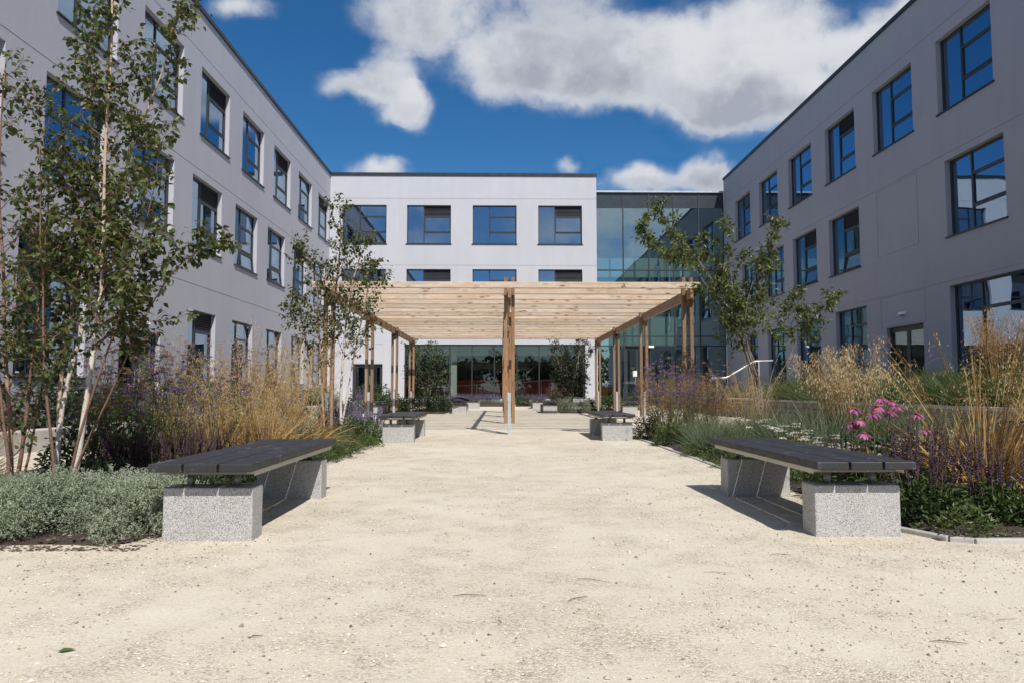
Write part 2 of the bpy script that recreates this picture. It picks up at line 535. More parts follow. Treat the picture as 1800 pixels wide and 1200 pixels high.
def mat_birch_bark():
    m, nt, p, o = newmat('white_birch_bark')
    pos = opos(nt)
    at = nt.node('ShaderNodeAttribute', attribute_name='var')
    n = nt.noise(nt.vmath('MULTIPLY', pos, (14, 14, 60)), 1.0, 4, 0.6)
    b = nt.noise(pos, 5.5, 5, 0.65)
    white = nt.mix(nt.ramp(b, 0.3, 0.7, False), (0.52, 0.42, 0.35), (0.70, 0.67, 0.63))
    white = nt.mix(nt.ramp(n, 0.60, 0.70), white, (0.12, 0.09, 0.075))
    knot = nt.noise(pos, 16, 3, .5)
    white = nt.mix(nt.ramp(knot, 0.66, 0.72), white, (0.07, 0.05, 0.045))
    brown = nt.mix(nt.ramp(n, 0.3, 0.7, False), (0.12, 0.065, 0.045), (0.24, 0.14, 0.095))
    peach = nt.mix(nt.ramp(n, 0.3, 0.7, False), (0.38, 0.22, 0.13), (0.58, 0.42, 0.29))
    c = nt.mix(nt.ramp(at.outputs['Fac'], 0.30, 0.55), brown, peach)
    c = nt.mix(nt.ramp(at.outputs['Fac'], 0.62, 0.85), c, white)
    nt.put(p.inputs['Base Color'], c)
    p.inputs['Roughness'].default_value = 0.75
    bump(nt, p, nt.math('ADD', n, knot), 0.4, 0.006)
    return m


BIRCHB = mat_birch_bark()
GREYB = simple('grey_brown_bark', (0.21, 0.175, 0.145), 0.85, 0.0, 0.4, 22, 0.4)
SOIL = simple('bed_soil', (0.05, 0.036, 0.028), 0.98, 0.0, 0.45, 16, 0.8)
LAWN = simple('rough_grass_ground', (0.07, 0.085, 0.035), 0.95, 0.0, 0.4, 3, 0.5)
WEED = M_GREEN

# ---------------------------------------------------------------- mesh helpers


class Geo:
    """collects arrays of vertices and faces; each block may carry a 'var' value per vertex and a material index"""
    def __init__(s):
        s.v, s.f, s.var, s.mi = [], [], [], []
        s.n = 0

    def add(s, verts, faces, var=0.5, mi=0):
        verts = np.asarray(verts, dtype=np.float32).reshape(-1, 3)
        n = len(verts)
        if n == 0:
            return
        s.v.append(verts)
        if isinstance(faces, np.ndarray):
            faces = [faces]
        for f in faces:
            f = np.asarray(f, dtype=np.int32)
            if f.ndim == 1:
                f = f[None, :]
            s.f.append(f + s.n)
            s.mi.append(np.full(len(f), mi, dtype=np.int32))
        s.var.append(np.broadcast_to(np.asarray(var, dtype=np.float32), (n,)))
        s.n += n

    def box(s, x0, y0, z0, x1, y1, z1, var=0.5, mi=0):
        x0, x1 = min(x0, x1), max(x0, x1)
        y0, y1 = min(y0, y1), max(y0, y1)
        z0, z1 = min(z0, z1), max(z0, z1)
        v = [(x0, y0, z0), (x1, y0, z0), (x1, y1, z0), (x0, y1, z0), (x0, y0, z1), (x1, y0, z1), (x1, y1, z1), (x0, y1, z1)]
        f = np.array([(0, 3, 2, 1), (4, 5, 6, 7), (0, 1, 5, 4), (1, 2, 6, 5), (2, 3, 7, 6), (3, 0, 4, 7)])
        s.add(v, f, var, mi)
        return s

    def tube(s, pts, rad, sides=6, var=0.5, mi=0, cap=True):
        pts = np.asarray(pts, dtype=float)
        n = len(pts)
        rad = np.broadcast_to(np.asarray(rad, dtype=float), (n,))
        t = np.gradient(pts, axis=0)
        t /= np.linalg.norm(t, axis=1)[:, None] + 1e-9
        ref = np.array([0.0, 0.0, 1.0]) if abs(t[0, 2]) < 0.9 else np.array([1.0, 0.0, 0.0])
        a = np.cross(t, ref)
        a /= np.linalg.norm(a, axis=1)[:, None] + 1e-9
        b = np.cross(t, a)
        ang = np.linspace(0, 2 * math.pi, sides, endpoint=False)
        ring = pts[:, None, :] + rad[:, None, None] * (np.cos(ang)[None, :, None] * a[:, None, :] + np.sin(ang)[None, :, None] * b[:, None, :])
        v = ring.reshape(-1, 3)
        i = np.arange(n - 1)[:, None] * sides
        j = np.arange(sides)[None, :]
        k = (j + 1) % sides
        f = np.stack([i + j, i + k, i + sides + k, i + sides + j], axis=-1).reshape(-1, 4)
        fs = [f]
        if cap and sides > 2:
            fs.append(np.arange(sides)[::-1][None, :])
            fs.append((np.arange(sides) + (n - 1) * sides)[None, :])
        vv = np.repeat(np.broadcast_to(np.asarray(var, dtype=float), (n,)), sides)
        s.add(v, fs, vv, mi)
        return s

    def mesh(s, name, mats, smooth=False, bevel=0.0):
        me = bpy.data.meshes.new(name)
        v = np.concatenate(s.v) if s.v else np.zeros((0, 3), np.float32)
        nl = sum(f.size for f in s.f)
        npoly = sum(len(f) for f in s.f)
        me.vertices.add(len(v))
        me.loops.add(nl)
        me.polygons.add(npoly)
        me.vertices.foreach_set('co', v.ravel())
        me.loops.foreach_set('vertex_index', np.concatenate([f.ravel() for f in s.f]))
        tot = np.concatenate([np.full(len(f), f.shape[1], np.int32) for f in s.f])
        st = np.concatenate([[0], np.cumsum(tot)[:-1]]).astype(np.int32)
        me.polygons.foreach_set('loop_start', st)
        me.polygons.foreach_set('loop_total', tot)
        me.polygons.foreach_set('material_index', np.concatenate(s.mi))
        me.polygons.foreach_set('use_smooth', np.full(npoly, bool(smooth)))
        at = me.attributes.new('var', 'FLOAT', 'POINT')
        at.data.foreach_set('value', np.concatenate(s.var).astype(np.float32))
        if not isinstance(mats, (list, tuple)):
            mats = [mats]
        for m in mats:
            me.materials.append(m)
        me.update(calc_edges=True)
        me.validate()
        return me

    def obj(s, name, mats, parent=None, smooth=False, bevel=0.0, loc=None):
        me = s.mesh(name, mats, smooth)
        return link(name, me, parent, bevel, loc)


def link(name, me, parent=None, bevel=0.0, loc=None, mat=None):
    o = bpy.data.objects.new(name, me)
    C.objects.link(o)
    if parent is not None:
        o.parent = parent
    if loc is not None:
        o.location = loc
    if mat is not None:
        o.matrix_local = mat
    if bevel:
        b = o.modifiers.new('bevel', 'BEVEL')
        b.width = bevel
        b.segments = 2
        b.limit_method = 'ANGLE'
    return o


def box(name, a, b, m, parent=None, bevel=0.0):
    return Geo().box(*a, *b).obj(name, m, parent, bevel=bevel)


def thing(name, label, cat, loc=(0, 0, 0), rz=0.0, group=None):
    o = bpy.data.objects.new(name, None)
    o.empty_display_size = 0.2
    C.objects.link(o)
    o.location = loc
    o.rotation_euler = (0, 0, rz)
    o['label'] = label
    o['category'] = cat
    if group:
        o['group'] = group
    return o


def tag(o, label, cat=None, group=None, kind=None):
    if label:
        o['label'] = label
    if cat:
        o['category'] = cat
    if group:
        o['group'] = group
    if kind:
        o['kind'] = kind
    return o


def struct(o):
    o['kind'] = 'structure'
    return o


def stuff(o):
    o['kind'] = 'stuff'
    return o


def kids(o):
    return [c for c in bpy.data.objects if c.parent == o]


def dup(root, loc, rz=0.0, scale=1.0, label=None, group=None):
    r = root.copy()
    C.objects.link(r)
    r.location = loc
    r.rotation_euler = (0, 0, rz)
    r.scale = (scale,) * 3 if not hasattr(scale, '__len__') else scale
    if label:
        r['label'] = label
    if group:
        r['group'] = group
    for ch in root.children:
        c = ch.copy()
        C.objects.link(c)
        c.parent = r
        for g in ch.children:
            d = g.copy()
            C.objects.link(d)
            d.parent = c
    return r
# ---------------------------------------------------------------- building kit


class Face:
    """a facade plane: u along the wall, z up, d inwards"""
    def __init__(s, origin, U, N):
        s.o, s.U, s.N = Vector(origin), Vector(U), Vector(N)

    def P(s, u, z, d=0.0):
        return s.o + s.U * u - s.N * d + Vector((0, 0, z))

    def mat(s, u, z, d=0.0):
        p = s.P(u, z, d)
        U, I = s.U, -s.N
        return Matrix(((U.x, I.x, 0, p.x), (U.y, I.y, 0, p.y), (0, 0, 1, p.z), (0, 0, 0, 1)))

    def box(s, name, u0, u1, z0, z1, d0, d1, m, parent, bevel=0.0):
        me = Geo().box(0, 0, 0, u1 - u0, d1 - d0, z1 - z0).mesh(name, m)
        return link(name, me, parent, bevel, mat=s.mat(u0, z0, d0))


def panel_wall(face, u0, u1, z0, z1, openings, grooves, outlines, m, parent, depth=0.25, gd=0.012, gw=0.028):
    us, zs = {u0, u1}, {z0, z1}
    gr = []
    for z in grooves:
        gr.append((u0, u1, z, z + gw))
    for (a, b, c, d) in outlines:
        gr += [(a, a + gw, c, d), (b - gw, b, c, d), (a, b, d - gw, d), (a, b, c, c + gw)]
    for (a, b, c, d) in list(openings) + gr:
        us.update((max(u0, a), min(u1, b)))
        zs.update((max(z0, c), min(z1, d)))
    us, zs = sorted(us), sorted(zs)
    D = np.zeros((len(us) - 1, len(zs) - 1))
    for i in range(len(us) - 1):
        uc = (us[i] + us[i + 1]) / 2
        for j in range(len(zs) - 1):
            zc = (zs[j] + zs[j + 1]) / 2
            for (a, b, c, d) in gr:
                if a < uc < b and c < zc < d:
                    D[i, j] = gd
            for (a, b, c, d) in openings:
                if a < uc < b and c < zc < d:
                    D[i, j] = depth
    V, F = [], []

    def quad(*p):
        k = len(V)
        V.extend([tuple(face.P(*q)) for q in p])
        F.append((k, k + 1, k + 2, k + 3))
    for i in range(len(us) - 1):
        for j in range(len(zs) - 1):
            a, b, c, d = us[i], us[i + 1], zs[j], zs[j + 1]
            e = D[i, j]
            if e < depth:
                quad((a, c, e), (b, c, e), (b, d, e), (a, d, e))
            if i + 1 < len(us) - 1 and D[i + 1, j] != e:
                f = D[i + 1, j]
                quad((b, c, e), (b, c, f), (b, d, f), (b, d, e))
            if j + 1 < len(zs) - 1 and D[i, j + 1] != e:
                f = D[i, j + 1]
                quad((a, d, e), (b, d, e), (b, d, f), (a, d, f))
    g = Geo()
    g.add(V, np.array(F))
    # the top and the end faces of the wall
    for (p, q) in (((u0, z0), (u0, z1)), ((u1, z0), (u1, z1)), ((u0, z1), (u1, z1))):
        g.add([tuple(face.P(p[0], p[1], 0)), tuple(face.P(q[0], q[1], 0)), tuple(face.P(q[0], q[1], depth)), tuple(face.P(p[0], p[1], depth))], np.array([(0, 1, 2, 3)]))
    return g.obj('wall', m, parent)


WCACHE = {}
FR = 0.055


def window(face, u, z, w, h, parent, louvre=False, ajar=0, blind=0, glass=None):
    """side light on the left, top light (or louvre), middle light and bottom hopper on the right"""
    glass = glass or GLASS_UP
    key = (round(w, 2), round(h, 2), louvre, ajar > 0)
    um, zb, zt = w * 0.385, h * 0.30, h * 0.72
    if key not in WCACHE:
        g = Geo()
        f = FR
        g.box(0, 0, 0, w, .08, f).box(0, 0, h - f, w, .08, h).box(0, 0, f, f, .08, h - f).box(w - f, 0, f, w, .08, h - f)
        g.box(um - f * .5, 0, f, um + f * .5, .08, h - f)
        g.box(um + f * .5, 0.002, zt - f * .5, w - f, .078, zt + f * .5)
        g.box(um + f * .5, 0.002, zb - f * .6, w - f, .078, zb + f * .6)
        # sash rims
        r = .035
        for (a, b, c, d) in ((um + f * .5, w - f, zb + f * .6, zt - f * .5),):
            g.box(a, -.012, c, b, .05, c + r).box(a, -.012, d - r, b, .05, d).box(a, -.012, c + r, a + r, .05, d - r).box(b - r, -.012, c + r, b, .05, d - r)
        fm = g.mesh('window', DARK)
        pm = {}
        f2 = f
        cells = {'side': (f2, um - f * .5, f2, h - f2), 'mid': (um + f * .5 + r, w - f2 - r, zb + f * .6 + r, zt - f * .5 - r),
                 'low': (um + f * .5, w - f2, f2, zb - f * .6)}
        if not louvre:
            cells['top'] = (um + f * .5, w - f2, zt + f * .5, h - f2)
        for k, (a, b, c, d) in cells.items():
            pm[k] = Geo().box(a, .030, c, b, .042, d).mesh('pane', glass)
        lm = None
        if louvre:
            lg = Geo()
            n = max(5, int((h - f - zt - f * .5) / .075))
            lg.box(um + f * .5, .06, zt + f * .5, w - f, .07, h - f)
            for i in range(n):
                zz = zt + f * .5 + (h - f - zt - f * .5) * (i + .15) / n
                s = (h - f - zt - f * .5) / n
                v = [(um + f * .5, -.008, zz), (w - f, -.008, zz), (w - f, .05, zz + s * .75), (um + f * .5, .05, zz + s * .75),
                     (um + f * .5, -.008, zz + .01), (w - f, -.008, zz + .01), (w - f, .05, zz + s * .75 + .01), (um + f * .5, .05, zz + s * .75 + .01)]
                lg.add(v, np.array([(0, 1, 2, 3), (4, 7, 6, 5), (0, 4, 5, 1), (2, 6, 7, 3)]))
            lm = lg.mesh('louvre', LOUVRE)
        sm = Geo().box(-.05, -.20, -.045, w + .05, .02, -.004).mesh('sill', COPING)
        WCACHE[key] = (fm, pm, lm, sm)
    fm, pm, lm, sm = WCACHE[key]
    wo = link('window', fm, parent, mat=face.mat(u, z, 0.15))
    for k, me in pm.items():
        p = link('pane', me, wo)
        if k == 'low' and ajar:
            T = Matrix.Translation((0, 0, zb - FR)) @ Matrix.Rotation(R(-ajar), 4, 'X') @ Matrix.Translation((0, 0, -(zb - FR)))
            p.matrix_local = T
            a, b = um + FR * .5, w - FR
            g = Geo()
            r = .04
            g.box(a, -.01, FR, b, .028, FR + r).box(a, -.01, zb - FR - r, b, .028, zb - FR).box(a, -.01, FR + r, a + r, .028, zb - FR - r).box(b - r, -.01, FR + r, b, .028, zb - FR - r)
            s_ = link('sash', g.mesh('sash', DARK), wo)
            s_.matrix_local = T
    if lm:
        link('louvre', lm, wo)
    link('sill', sm, wo)
    if blind:
        hh = h * blind
        link('blind', Geo().box(.06, .16, h - hh, w - .06, .165, h - .05).mesh('blind', BLIND), wo)
    return wo


def door(face, u, z, w, h, parent, leaves=2, name='door'):
    g = Geo()
    f = .07
    g.box(0, 0, 0, f, .09, h).box(w - f, 0, 0, w, .09, h).box(f, 0, h - f, w - f, .09, h)
    hd = .0
    for k in range(leaves):
        a = f + (w - 2 * f) * k / leaves
        b = f + (w - 2 * f) * (k + 1) / leaves
        g.box(a + .005, .01, .01, a + .085, .07, h - f - .005).box(b - .085, .01, .01, b - .005, .07, h - f - .005)
        g.box(a + .085, .01, .01, b - .085, .07, .24).box(a + .085, .01, h - f - .10, b - .085, .07, h - f - .005)
    d = link(name, g.mesh(name, DARK), parent, mat=face.mat(u, z, 0.12))
    for k in range(leaves):
        a = f + (w - 2 * f) * k / leaves
        b = f + (w - 2 * f) * (k + 1) / leaves
        link('pane', Geo().box(a + .085, .03, .24, b - .085, .042, h - f - .10).mesh('pane', GLASS_GR), d)
        hx = b - .12 if k == 0 else a + .12
        hg = Geo().tube([(hx, -.05, .85), (hx, -.05, 1.35)], .014, 8)
        hg.tube([(hx, -.05, .9), (hx, .02, .9)], .008, 6).tube([(hx, -.05, 1.3), (hx, .02, 1.3)], .008, 6)
        link('handle', hg.mesh('handle', SILVER), d)
    return d


ROOF = 13.04

# ---------------------------------------------------------------- left wing
FL = Face((-9.70, 0, 0), (0, 1, 0), (1, 0, 0))
left = thing('school_wing', 'long three-storey white rendered wing along the left side of the courtyard', 'building', (0, 0, 0))
lw_top = [37.4 - 3.70 * k for k in range(11)]
wins, ops = [], []
for k, y in enumerate(lw_top):
    wins.append((y, 9.10, 2.40, 2.24, k in (0, 2, 4, 7), 0, .3 if k in (1, 5) else 0))
for k, y in enumerate([36.65 - 3.62 * k for k in range(11)]):
    wins.append((y, 5.42, 2.35, 2.24, k in (1, 4, 8), 6 if k in (2, 3) else 0, 0))
for k, y in enumerate((36.75, 33.0, 29.45, 25.75, 22.15)):
    wins.append((y, 1.15, 2.1, 2.22, k == 4, 0, 0))
for k, y in enumerate((14.3, 10.4, 6.5)):
    wins.append((y, 1.15, 2.4, 3.0, k == 0, 0, 0))
for (y, z, w, h, lv, aj, bl) in wins:
    ops.append((y, y + w, z, z + h))
ops.append((18.2, 20.35, 0.12, 2.45))
panel_wall(FL, -4.0, 40.0, -0.1, ROOF, ops, [4.16, 7.90, 11.72], [], WALL3, left)
for (y, z, w, h, lv, aj, bl) in wins:
    window(FL, y, z, w, h, left, lv, aj, bl)
door(FL, 18.2, 0.12, 2.15, 2.33, left)
FL.box('coping', -4.0, 39.95, ROOF, ROOF + .14, -.06, .40, COPING, left)
FL.box('roof', -4.0, 40.0, ROOF - .35, ROOF - .05, .26, 9, ROOFM, left)
for z in (-.1, 4.0, 7.75):
    FL.box('floor_slab', -4.0, 40.0, z, z + (.4 if z > 0 else .3), .26, 7.5, ROOM, left)
FL.box('interior_wall', -4.0, 40.0, .3, ROOF - .35, 7.5, 7.7, ROOM, left)
for y in (-3.95, 8.9, 20.85, 28.2, 39.7):
    FL.box('partition', y, y + .12, .3, ROOF - .36, .26, 7.5, ROOM, left)

# ---------------------------------------------------------------- middle block
FC = Face((0, 40.0, 0), (1, 0, 0), (0, -1, 0))
mid = thing('school_block', 'sunlit white three-storey block facing the camera behind the pergola, glazed along its ground floor', 'building')
cw, ops = [], []
for k, x in enumerate((-9.0, -5.34, -1.60, 2.14)):
    cw.append((x, 9.12, 2.50, 2.22, k in (1, 3)))
    cw.append((x, 5.44, 2.50, 2.22, k in (1, 3)))
for (x, z, w, h, lv) in cw:
    ops.append((x, x + w, z, z + h))
ops.append((-5.40, 4.77, 0.36, 3.40))
ops.append((-8.30, -6.62, 0.30, 2.30))
panel_wall(FC, -9.70, 5.47, -0.1, ROOF, ops, [7.86, 11.70], [(-8.5, -6.60, 2.30, 3.42)], WALL, mid)
for k, (x, z, w, h, lv) in enumerate(cw):
    window(FC, x, z, w, h, mid, lv, 0, (0, .3, 0, .22, .5, 0, .25, 0)[k])
door(FC, -8.30, 0.30, 1.68, 2.0, mid)
FC.box('coping', -9.64, 5.50, ROOF, ROOF + .16, -.06, .40, COPING, mid)
FC.box('roof', -9.7, 5.47, ROOF - .35, ROOF - .05, .26, 9, ROOFM, mid)
for z in (4.0, 7.75):
    FC.box('floor_slab', -9.7, 5.47, z, z + .4, .26, 8, ROOM, mid)
FC.box('floor_slab', -9.7, 5.47, -.05, .34, .26, 12, ROOMF, mid)
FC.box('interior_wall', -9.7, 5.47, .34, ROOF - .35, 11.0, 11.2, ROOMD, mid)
FC.box('ceiling', -9.7, 5.47, 3.45, 3.99, .26, 11, ROOM, mid)
FC.box('interior_wall', -9.7, 5.47, 4.41, ROOF - .36, 6.0, 6.2, ROOM, mid)
for x in (-9.65, -6.45, 5.28):
    FC.box('partition', x, x + .12, .36, ROOF - .37, .26, 6.0, ROOM, mid)
FC.box('interior_wall', -9.5, -6.46, .35, 3.44, 2.2, 2.3, ROOMD, mid)  # dark sheet added close behind the door to darken the sunlit room
# ground-floor glazing: frame, mullions, panes
FC.box('frame', -5.40, 4.77, 3.33, 3.40, .10, .20, DARK, mid)
FC.box('frame', -5.40, 4.77, .36, .46, .10, .20, DARK, mid)
xs = [-5.40 + 1.2625 * i for i in range(9)]
for i, x in enumerate(xs):
    a = min(max(x, -5.37), 4.74)
    FC.box('mullion', a - .03, a + .03, .46, 3.33, .10, .20, DARK, mid)
for i in range(8):
    FC.box('pane', xs[i] + .03, xs[i + 1] - .03, .46, 3.33, .14, .155, GLASS_GR, mid)
# what the ground-floor glass lets you see
FC.box('bulkhead', -6.3, 5.2, 2.85, 3.43, 1.3, 1.6, ROOMW, mid)
FC.box('column', -2.86, -2.52, .36, 3.43, .9, 1.24, ROOMW, mid)
FC.box('red_low_wall', -6.3, 5.2, .36, 1.45, 2.6, 2.75, REDP, mid)
FC.box('dark_skirting', -6.3, 5.2, .345, .52, 2.5, 2.59, DARK, mid)
for i in range(9):
    x = -6.2 + i * 1.35
    FC.box('interior_mullion', x, x + .06, 1.3, 2.84, 2.64, 2.70, DARK, mid)
hr = Geo().tube([(-5.4, 41.9, 0.93), (0.5, 41.9, 1.25), (4.6, 41.9, 1.58)], .028, 8)
hr.obj('interior_handrail', RAIL, mid)
for i in range(6):
    x = -5.2 + i * 1.9
    zt = 0.93 + (x + 5.4) * 0.065
    Geo().tube([(x, 41.9, .36), (x, 41.9, zt)], .018, 6).obj('rail_post', SILVER, mid)

# ---------------------------------------------------------------- glazed link with the entrance
FA = Face((0, 40.75, 0), (1, 0, 0), (0, -1, 0))
link_b = thing('glazed_entrance_hall', 'tall glass-walled entrance hall between the white block and the right wing', 'building')
ux = [5.50, 7.12, 8.62, 10.06, 11.55, 13.00]
zl = [0.30, 3.38, 3.92, 7.76, 11.45]
for i, x in enumerate(ux):
    FA.box('mullion', x - .03, x + .03, 0.30, 12.30, 0.0, .16, DARK, link_b)
for z in zl[1:]:
    for i in range(5):
        FA.box('transom', ux[i] + .03, ux[i + 1] - .03, z - .03, z + .03, .01, .15, DARK, link_b)
for i in range(5):
    a, b = ux[i] + .03, ux[i + 1] - .03
    FA.box('spandrel_panel', a, b, 11.48, 12.29, .04, .06, simple('spandrel_glass', (0.035, 0.045, 0.055), 0.3, 0, 0.1, 3) if 'spandrel_glass' not in MATS else MATS['spandrel_glass'], link_b)
    for j in range(1, 4):
        FA.box('pane', a, b, zl[j] + .03, zl[j + 1] - .03, .05, .065, GLASS_CW, link_b)
    if i != 1:
        FA.box('pane', a, b, .36, zl[1] - .03, .05, .065, GLASS_CW, link_b)
        FA.box('base_rail', a, b, .30, .36, .02, .12, DARK, link_b)
    for z in (3.92, 7.76):
        # small bracket fixings seen on the mullions
        FA.box('bracket', b - .02, b + .08, z - .06, z + .06, .17, .26, DARK, link_b)
dd = door(FA, ux[1] + .03, .30, ux[2] - ux[1] - .06, 3.04, link_b, 2)
FA.box('coping', 5.47, 13.04, 12.32, 12.42, -.08, .5, SILVER, link_b)
FA.box('roof', 5.48, 13.03, 12.12, 12.30, .18, 9.5, ROOFM, link_b)
FA.box('floor_slab', 5.48, 13.03, -.05, .30, .17, 9, ROOMF, link_b)
FA.box('balustrade', 5.5, 13.0, 3.45, 5.12, .9, 1.05, ROOMW, link_b)
FA.box('floor_slab', 5.5, 13.0, 3.45, 3.85, 1.06, 9, ROOMW, link_b)
FA.box('balustrade', 5.5, 13.0, 7.60, 8.75, 1.6, 1.72, ROOMW, link_b)
FA.box('floor_slab', 5.5, 13.0, 7.60, 8.0, 1.73, 9, ROOM, link_b)
FA.box('interior_wall', 5.5, 13.0, .3, 12.1, 5.2, 5.4, ROOMW, link_b)
FA.box('partition', 5.48, 5.6, .3, 12.1, .2, 8.8, ROOM, link_b)
FA.box('partition', 12.9, 13.02, .3, 12.1, .2, 8.8, ROOM, link_b)
for x in (7.9, 10.8):
    FA.box('column', x, x + .35, .3, 12.1, 2.6, 2.95, ROOMW, link_b)
FA.box('notice', 7.62, 7.85, 1.62, 1.95, .10, .105, PAPER, link_b)
ct = thing('reception_counter', 'red reception counter seen through the entrance hall glass', 'counter', (6.25, 42.6, .30))
box('counter_front', (-.55, 0, 0), (.55, .06, 1.0), REDP, ct)
box('counter_top', (-.62, -.05, 1.0), (.62, .6, 1.05), WHITEP, ct)
box('counter_side', (-.55, .06, 0), (-.50, .55, 1.0), REDP, ct)


def table(x, y, lab):
    t = thing('cafe_table', lab, 'table', (x, y, .30), 0, 'tables inside the entrance hall')
    box('table_top', (-.7, -.35, .92), (.7, .35, .96), WHITEP, t)
    for sx in (-.62, .62):
        for sy in (-.3, .3):
            Geo().tube([(sx, sy, 0), (sx, sy, .92)], .02, 6).obj('leg', WHITEP, t)


table(8.0, 43.0, 'high white table just left of the entrance hall middle, seen through glass')
table(9.7, 43.2, 'high white table further right in the entrance hall, behind the verbena')

# ---------------------------------------------------------------- right wing
FR_ = Face((13.04, 0, 0), (0, -1, 0), (-1, 0, 0))
right = thing('school_wing', 'long three-storey rendered wing on the right side, its courtyard wall in shade', 'building')
rws, ops = [], []
for k in range(11):
    yf = 38.8 - 3.66 * k
    rws.append((-yf, 9.02, 2.38, 2.24, k in (3, 7), 0, (.35, 0, .25, 0, .2, .5)[k % 6]))
for k, yf in enumerate((37.9, 34.6, 31.2, 27.7)):
    rws.append((-yf, 5.30, 2.38, 2.24, k in (2, 3), 8 if k in (2, 3, 0) else 0, 0))
for k, yf in enumerate((20.3, 16.6, 12.9, 9.2, 5.5)):
    rws.append((-yf, 5.30, 2.45, 2.24, False, 0, 0))
for (yf, w, z, h, lv) in ((37.3, 1.5, .12, 3.60, False), (34.4, 2.15, .12, 3.62, False), (31.0, 2.3, .6, 3.2, False), (27.35, 2.35, 1.7, 2.15, False),
                          (20.3, 3.0, 1.2, 2.66, False), (16.2, 3.0, 1.2, 2.66, True), (12.2, 3.0, 1.2, 2.66, False), (8.2, 3.0, 1.2, 2.66, False)):
    rws.append((-yf, z, w, h, lv, 0, 0))
for (u, z, w, h, lv, aj, bl) in rws:
    ops.append((u, u + w, z, z + h))
ops.append((-23.75, -21.65, .30, 2.92))
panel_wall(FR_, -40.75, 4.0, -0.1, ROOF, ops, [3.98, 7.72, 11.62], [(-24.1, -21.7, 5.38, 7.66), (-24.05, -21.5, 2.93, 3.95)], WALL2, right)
for (u, z, w, h, lv, aj, bl) in rws:
    window(FR_, u, z, w, h, right, lv, aj, bl)
door(FR_, -23.75, .30, 2.1, 2.62, right)
FR_.box('coping', -40.72, 4.0, ROOF, ROOF + .14, -.06, .40, COPING, right)
FR_.box('roof', -40.75, 4.0, ROOF - .35, ROOF - .05, .26, 9, ROOFM, right)
for z in (-.1, 4.0, 7.75):
    FR_.box('floor_slab', -40.75, 4.0, z, z + (.4 if z > 0 else .2), .26, 7.5, ROOM, right)
FR_.box('interior_wall', -40.75, 4.0, .3, ROOF - .35, 7.5, 7.7, ROOM, right)
for y in (-40.7, -31.9, -24.9, -12.9, 3.9):
    FR_.box('partition', y, y + .12, .3, ROOF - .36, .26, 7.5, ROOM, right)


def wall_lamp(face, u, z, lab):
    t = thing('wall_lamp', lab, 'lamp', face.P(u, z, 0))
    g = Geo()
    v = [(-.17, 0, -.05), (.17, 0, -.05), (.17, 0, .09), (-.17, 0, .09), (-.14, .14, -.03), (.14, .14, -.03), (.14, .10, .05), (-.14, .10, .05)]
    out = [tuple(face.U * a[0] + face.N * a[1] + Vector((0, 0, a[2]))) for a in v]
    g.add(out, np.array([(0, 3, 2, 1), (4, 5, 6, 7), (0, 1, 5, 4), (1, 2, 6, 5), (2, 3, 7, 6), (3, 0, 4, 7)]))
    g.obj('lamp_housing', WHITEP, t, bevel=.01)
    g = Geo()
    v = [(-.12, .02, -.058), (.12, .02, -.058), (.12, .11, -.045), (-.12, .11, -.045)]
    g.add([tuple(face.U * a[0] + face.N * a[1] + Vector((0, 0, a[2]))) for a in v], np.array([(0, 1, 2, 3)]))
    g.obj('lens', ROOM, t)


wall_lamp(FL, 19.4, 2.66, 'small white bulkhead lamp above the dark door of the left wing')
wall_lamp(FR_, -22.7, 3.30, 'small white bulkhead lamp above the door of the shaded right wing')
wall_lamp(FA, 8.66, 3.30, 'white lamp fixed over the glass entrance of the hall')
# camera on the white pier beside the ground-floor glazing
t = thing('security_camera', 'small grey dome camera on the white pier right of the ground-floor glazing', 'camera', (5.1, 40.0, 3.0))
box('bracket', (-.06, -.06, 0), (.06, 0, .14), SILVER, t)
g = Geo()
g.tube([(0, -.16, .06), (0, -.16, .02), (0, -.16, -.04), (0, -.16, -.09)], [.09, .10, .085, .03], 12)
g.obj('dome', DARK, t, smooth=True)
box('arm', (-.02, -.16, .06), (.02, -.06, .10), SILVER, t)

# ---------------------------------------------------------------- ground
def noise2(x, y, s, seed=0):
    """cheap smooth value noise"""
    r = np.random.default_rng(seed).random((64, 64))
    x, y = np.asarray(x) * s, np.asarray(y) * s
    xi, yi = np.floor(x).astype(int), np.floor(y).astype(int)
    fx, fy = x - xi, y - yi
    fx, fy = fx * fx * (3 - 2 * fx), fy * fy * (3 - 2 * fy)
    g = lambda a, b: r[a % 64, b % 64]
    return (g(xi, yi) * (1 - fx) + g(xi + 1, yi) * fx) * (1 - fy) + (g(xi, yi + 1) * (1 - fx) + g(xi + 1, yi + 1) * fx) * fy


g = Geo()
g.add([(-500, -500, -.06), (500, -500, -.06), (500, 600, -.06), (-500, 600, -.06)], np.array([(0, 1, 2, 3)]))
struct(g.obj('ground', LAWN))


def grid_sheet(name, xs, ys, zf, m):
    X, Y = np.meshgrid(xs, ys, indexing='ij')
    Z = zf(X, Y)
    v = np.stack([X, Y, Z], -1).reshape(-1, 3)
    i, j = np.meshgrid(np.arange(len(xs) - 1), np.arange(len(ys) - 1), indexing='ij')
    a = i * len(ys) + j
    f = np.stack([a, a + len(ys), a + len(ys) + 1, a + 1], -1).reshape(-1, 4)
    g = Geo()
    g.add(v, f)
    return g.obj(name, m, smooth=True)


def gz(x, y):
    h = (noise2(x, y, 1.1, 1) - .5) * .007 + (noise2(x, y, 3.7, 2) - .5) * .005 + (noise2(x, y, 11, 3) - .5) * .004
    return h


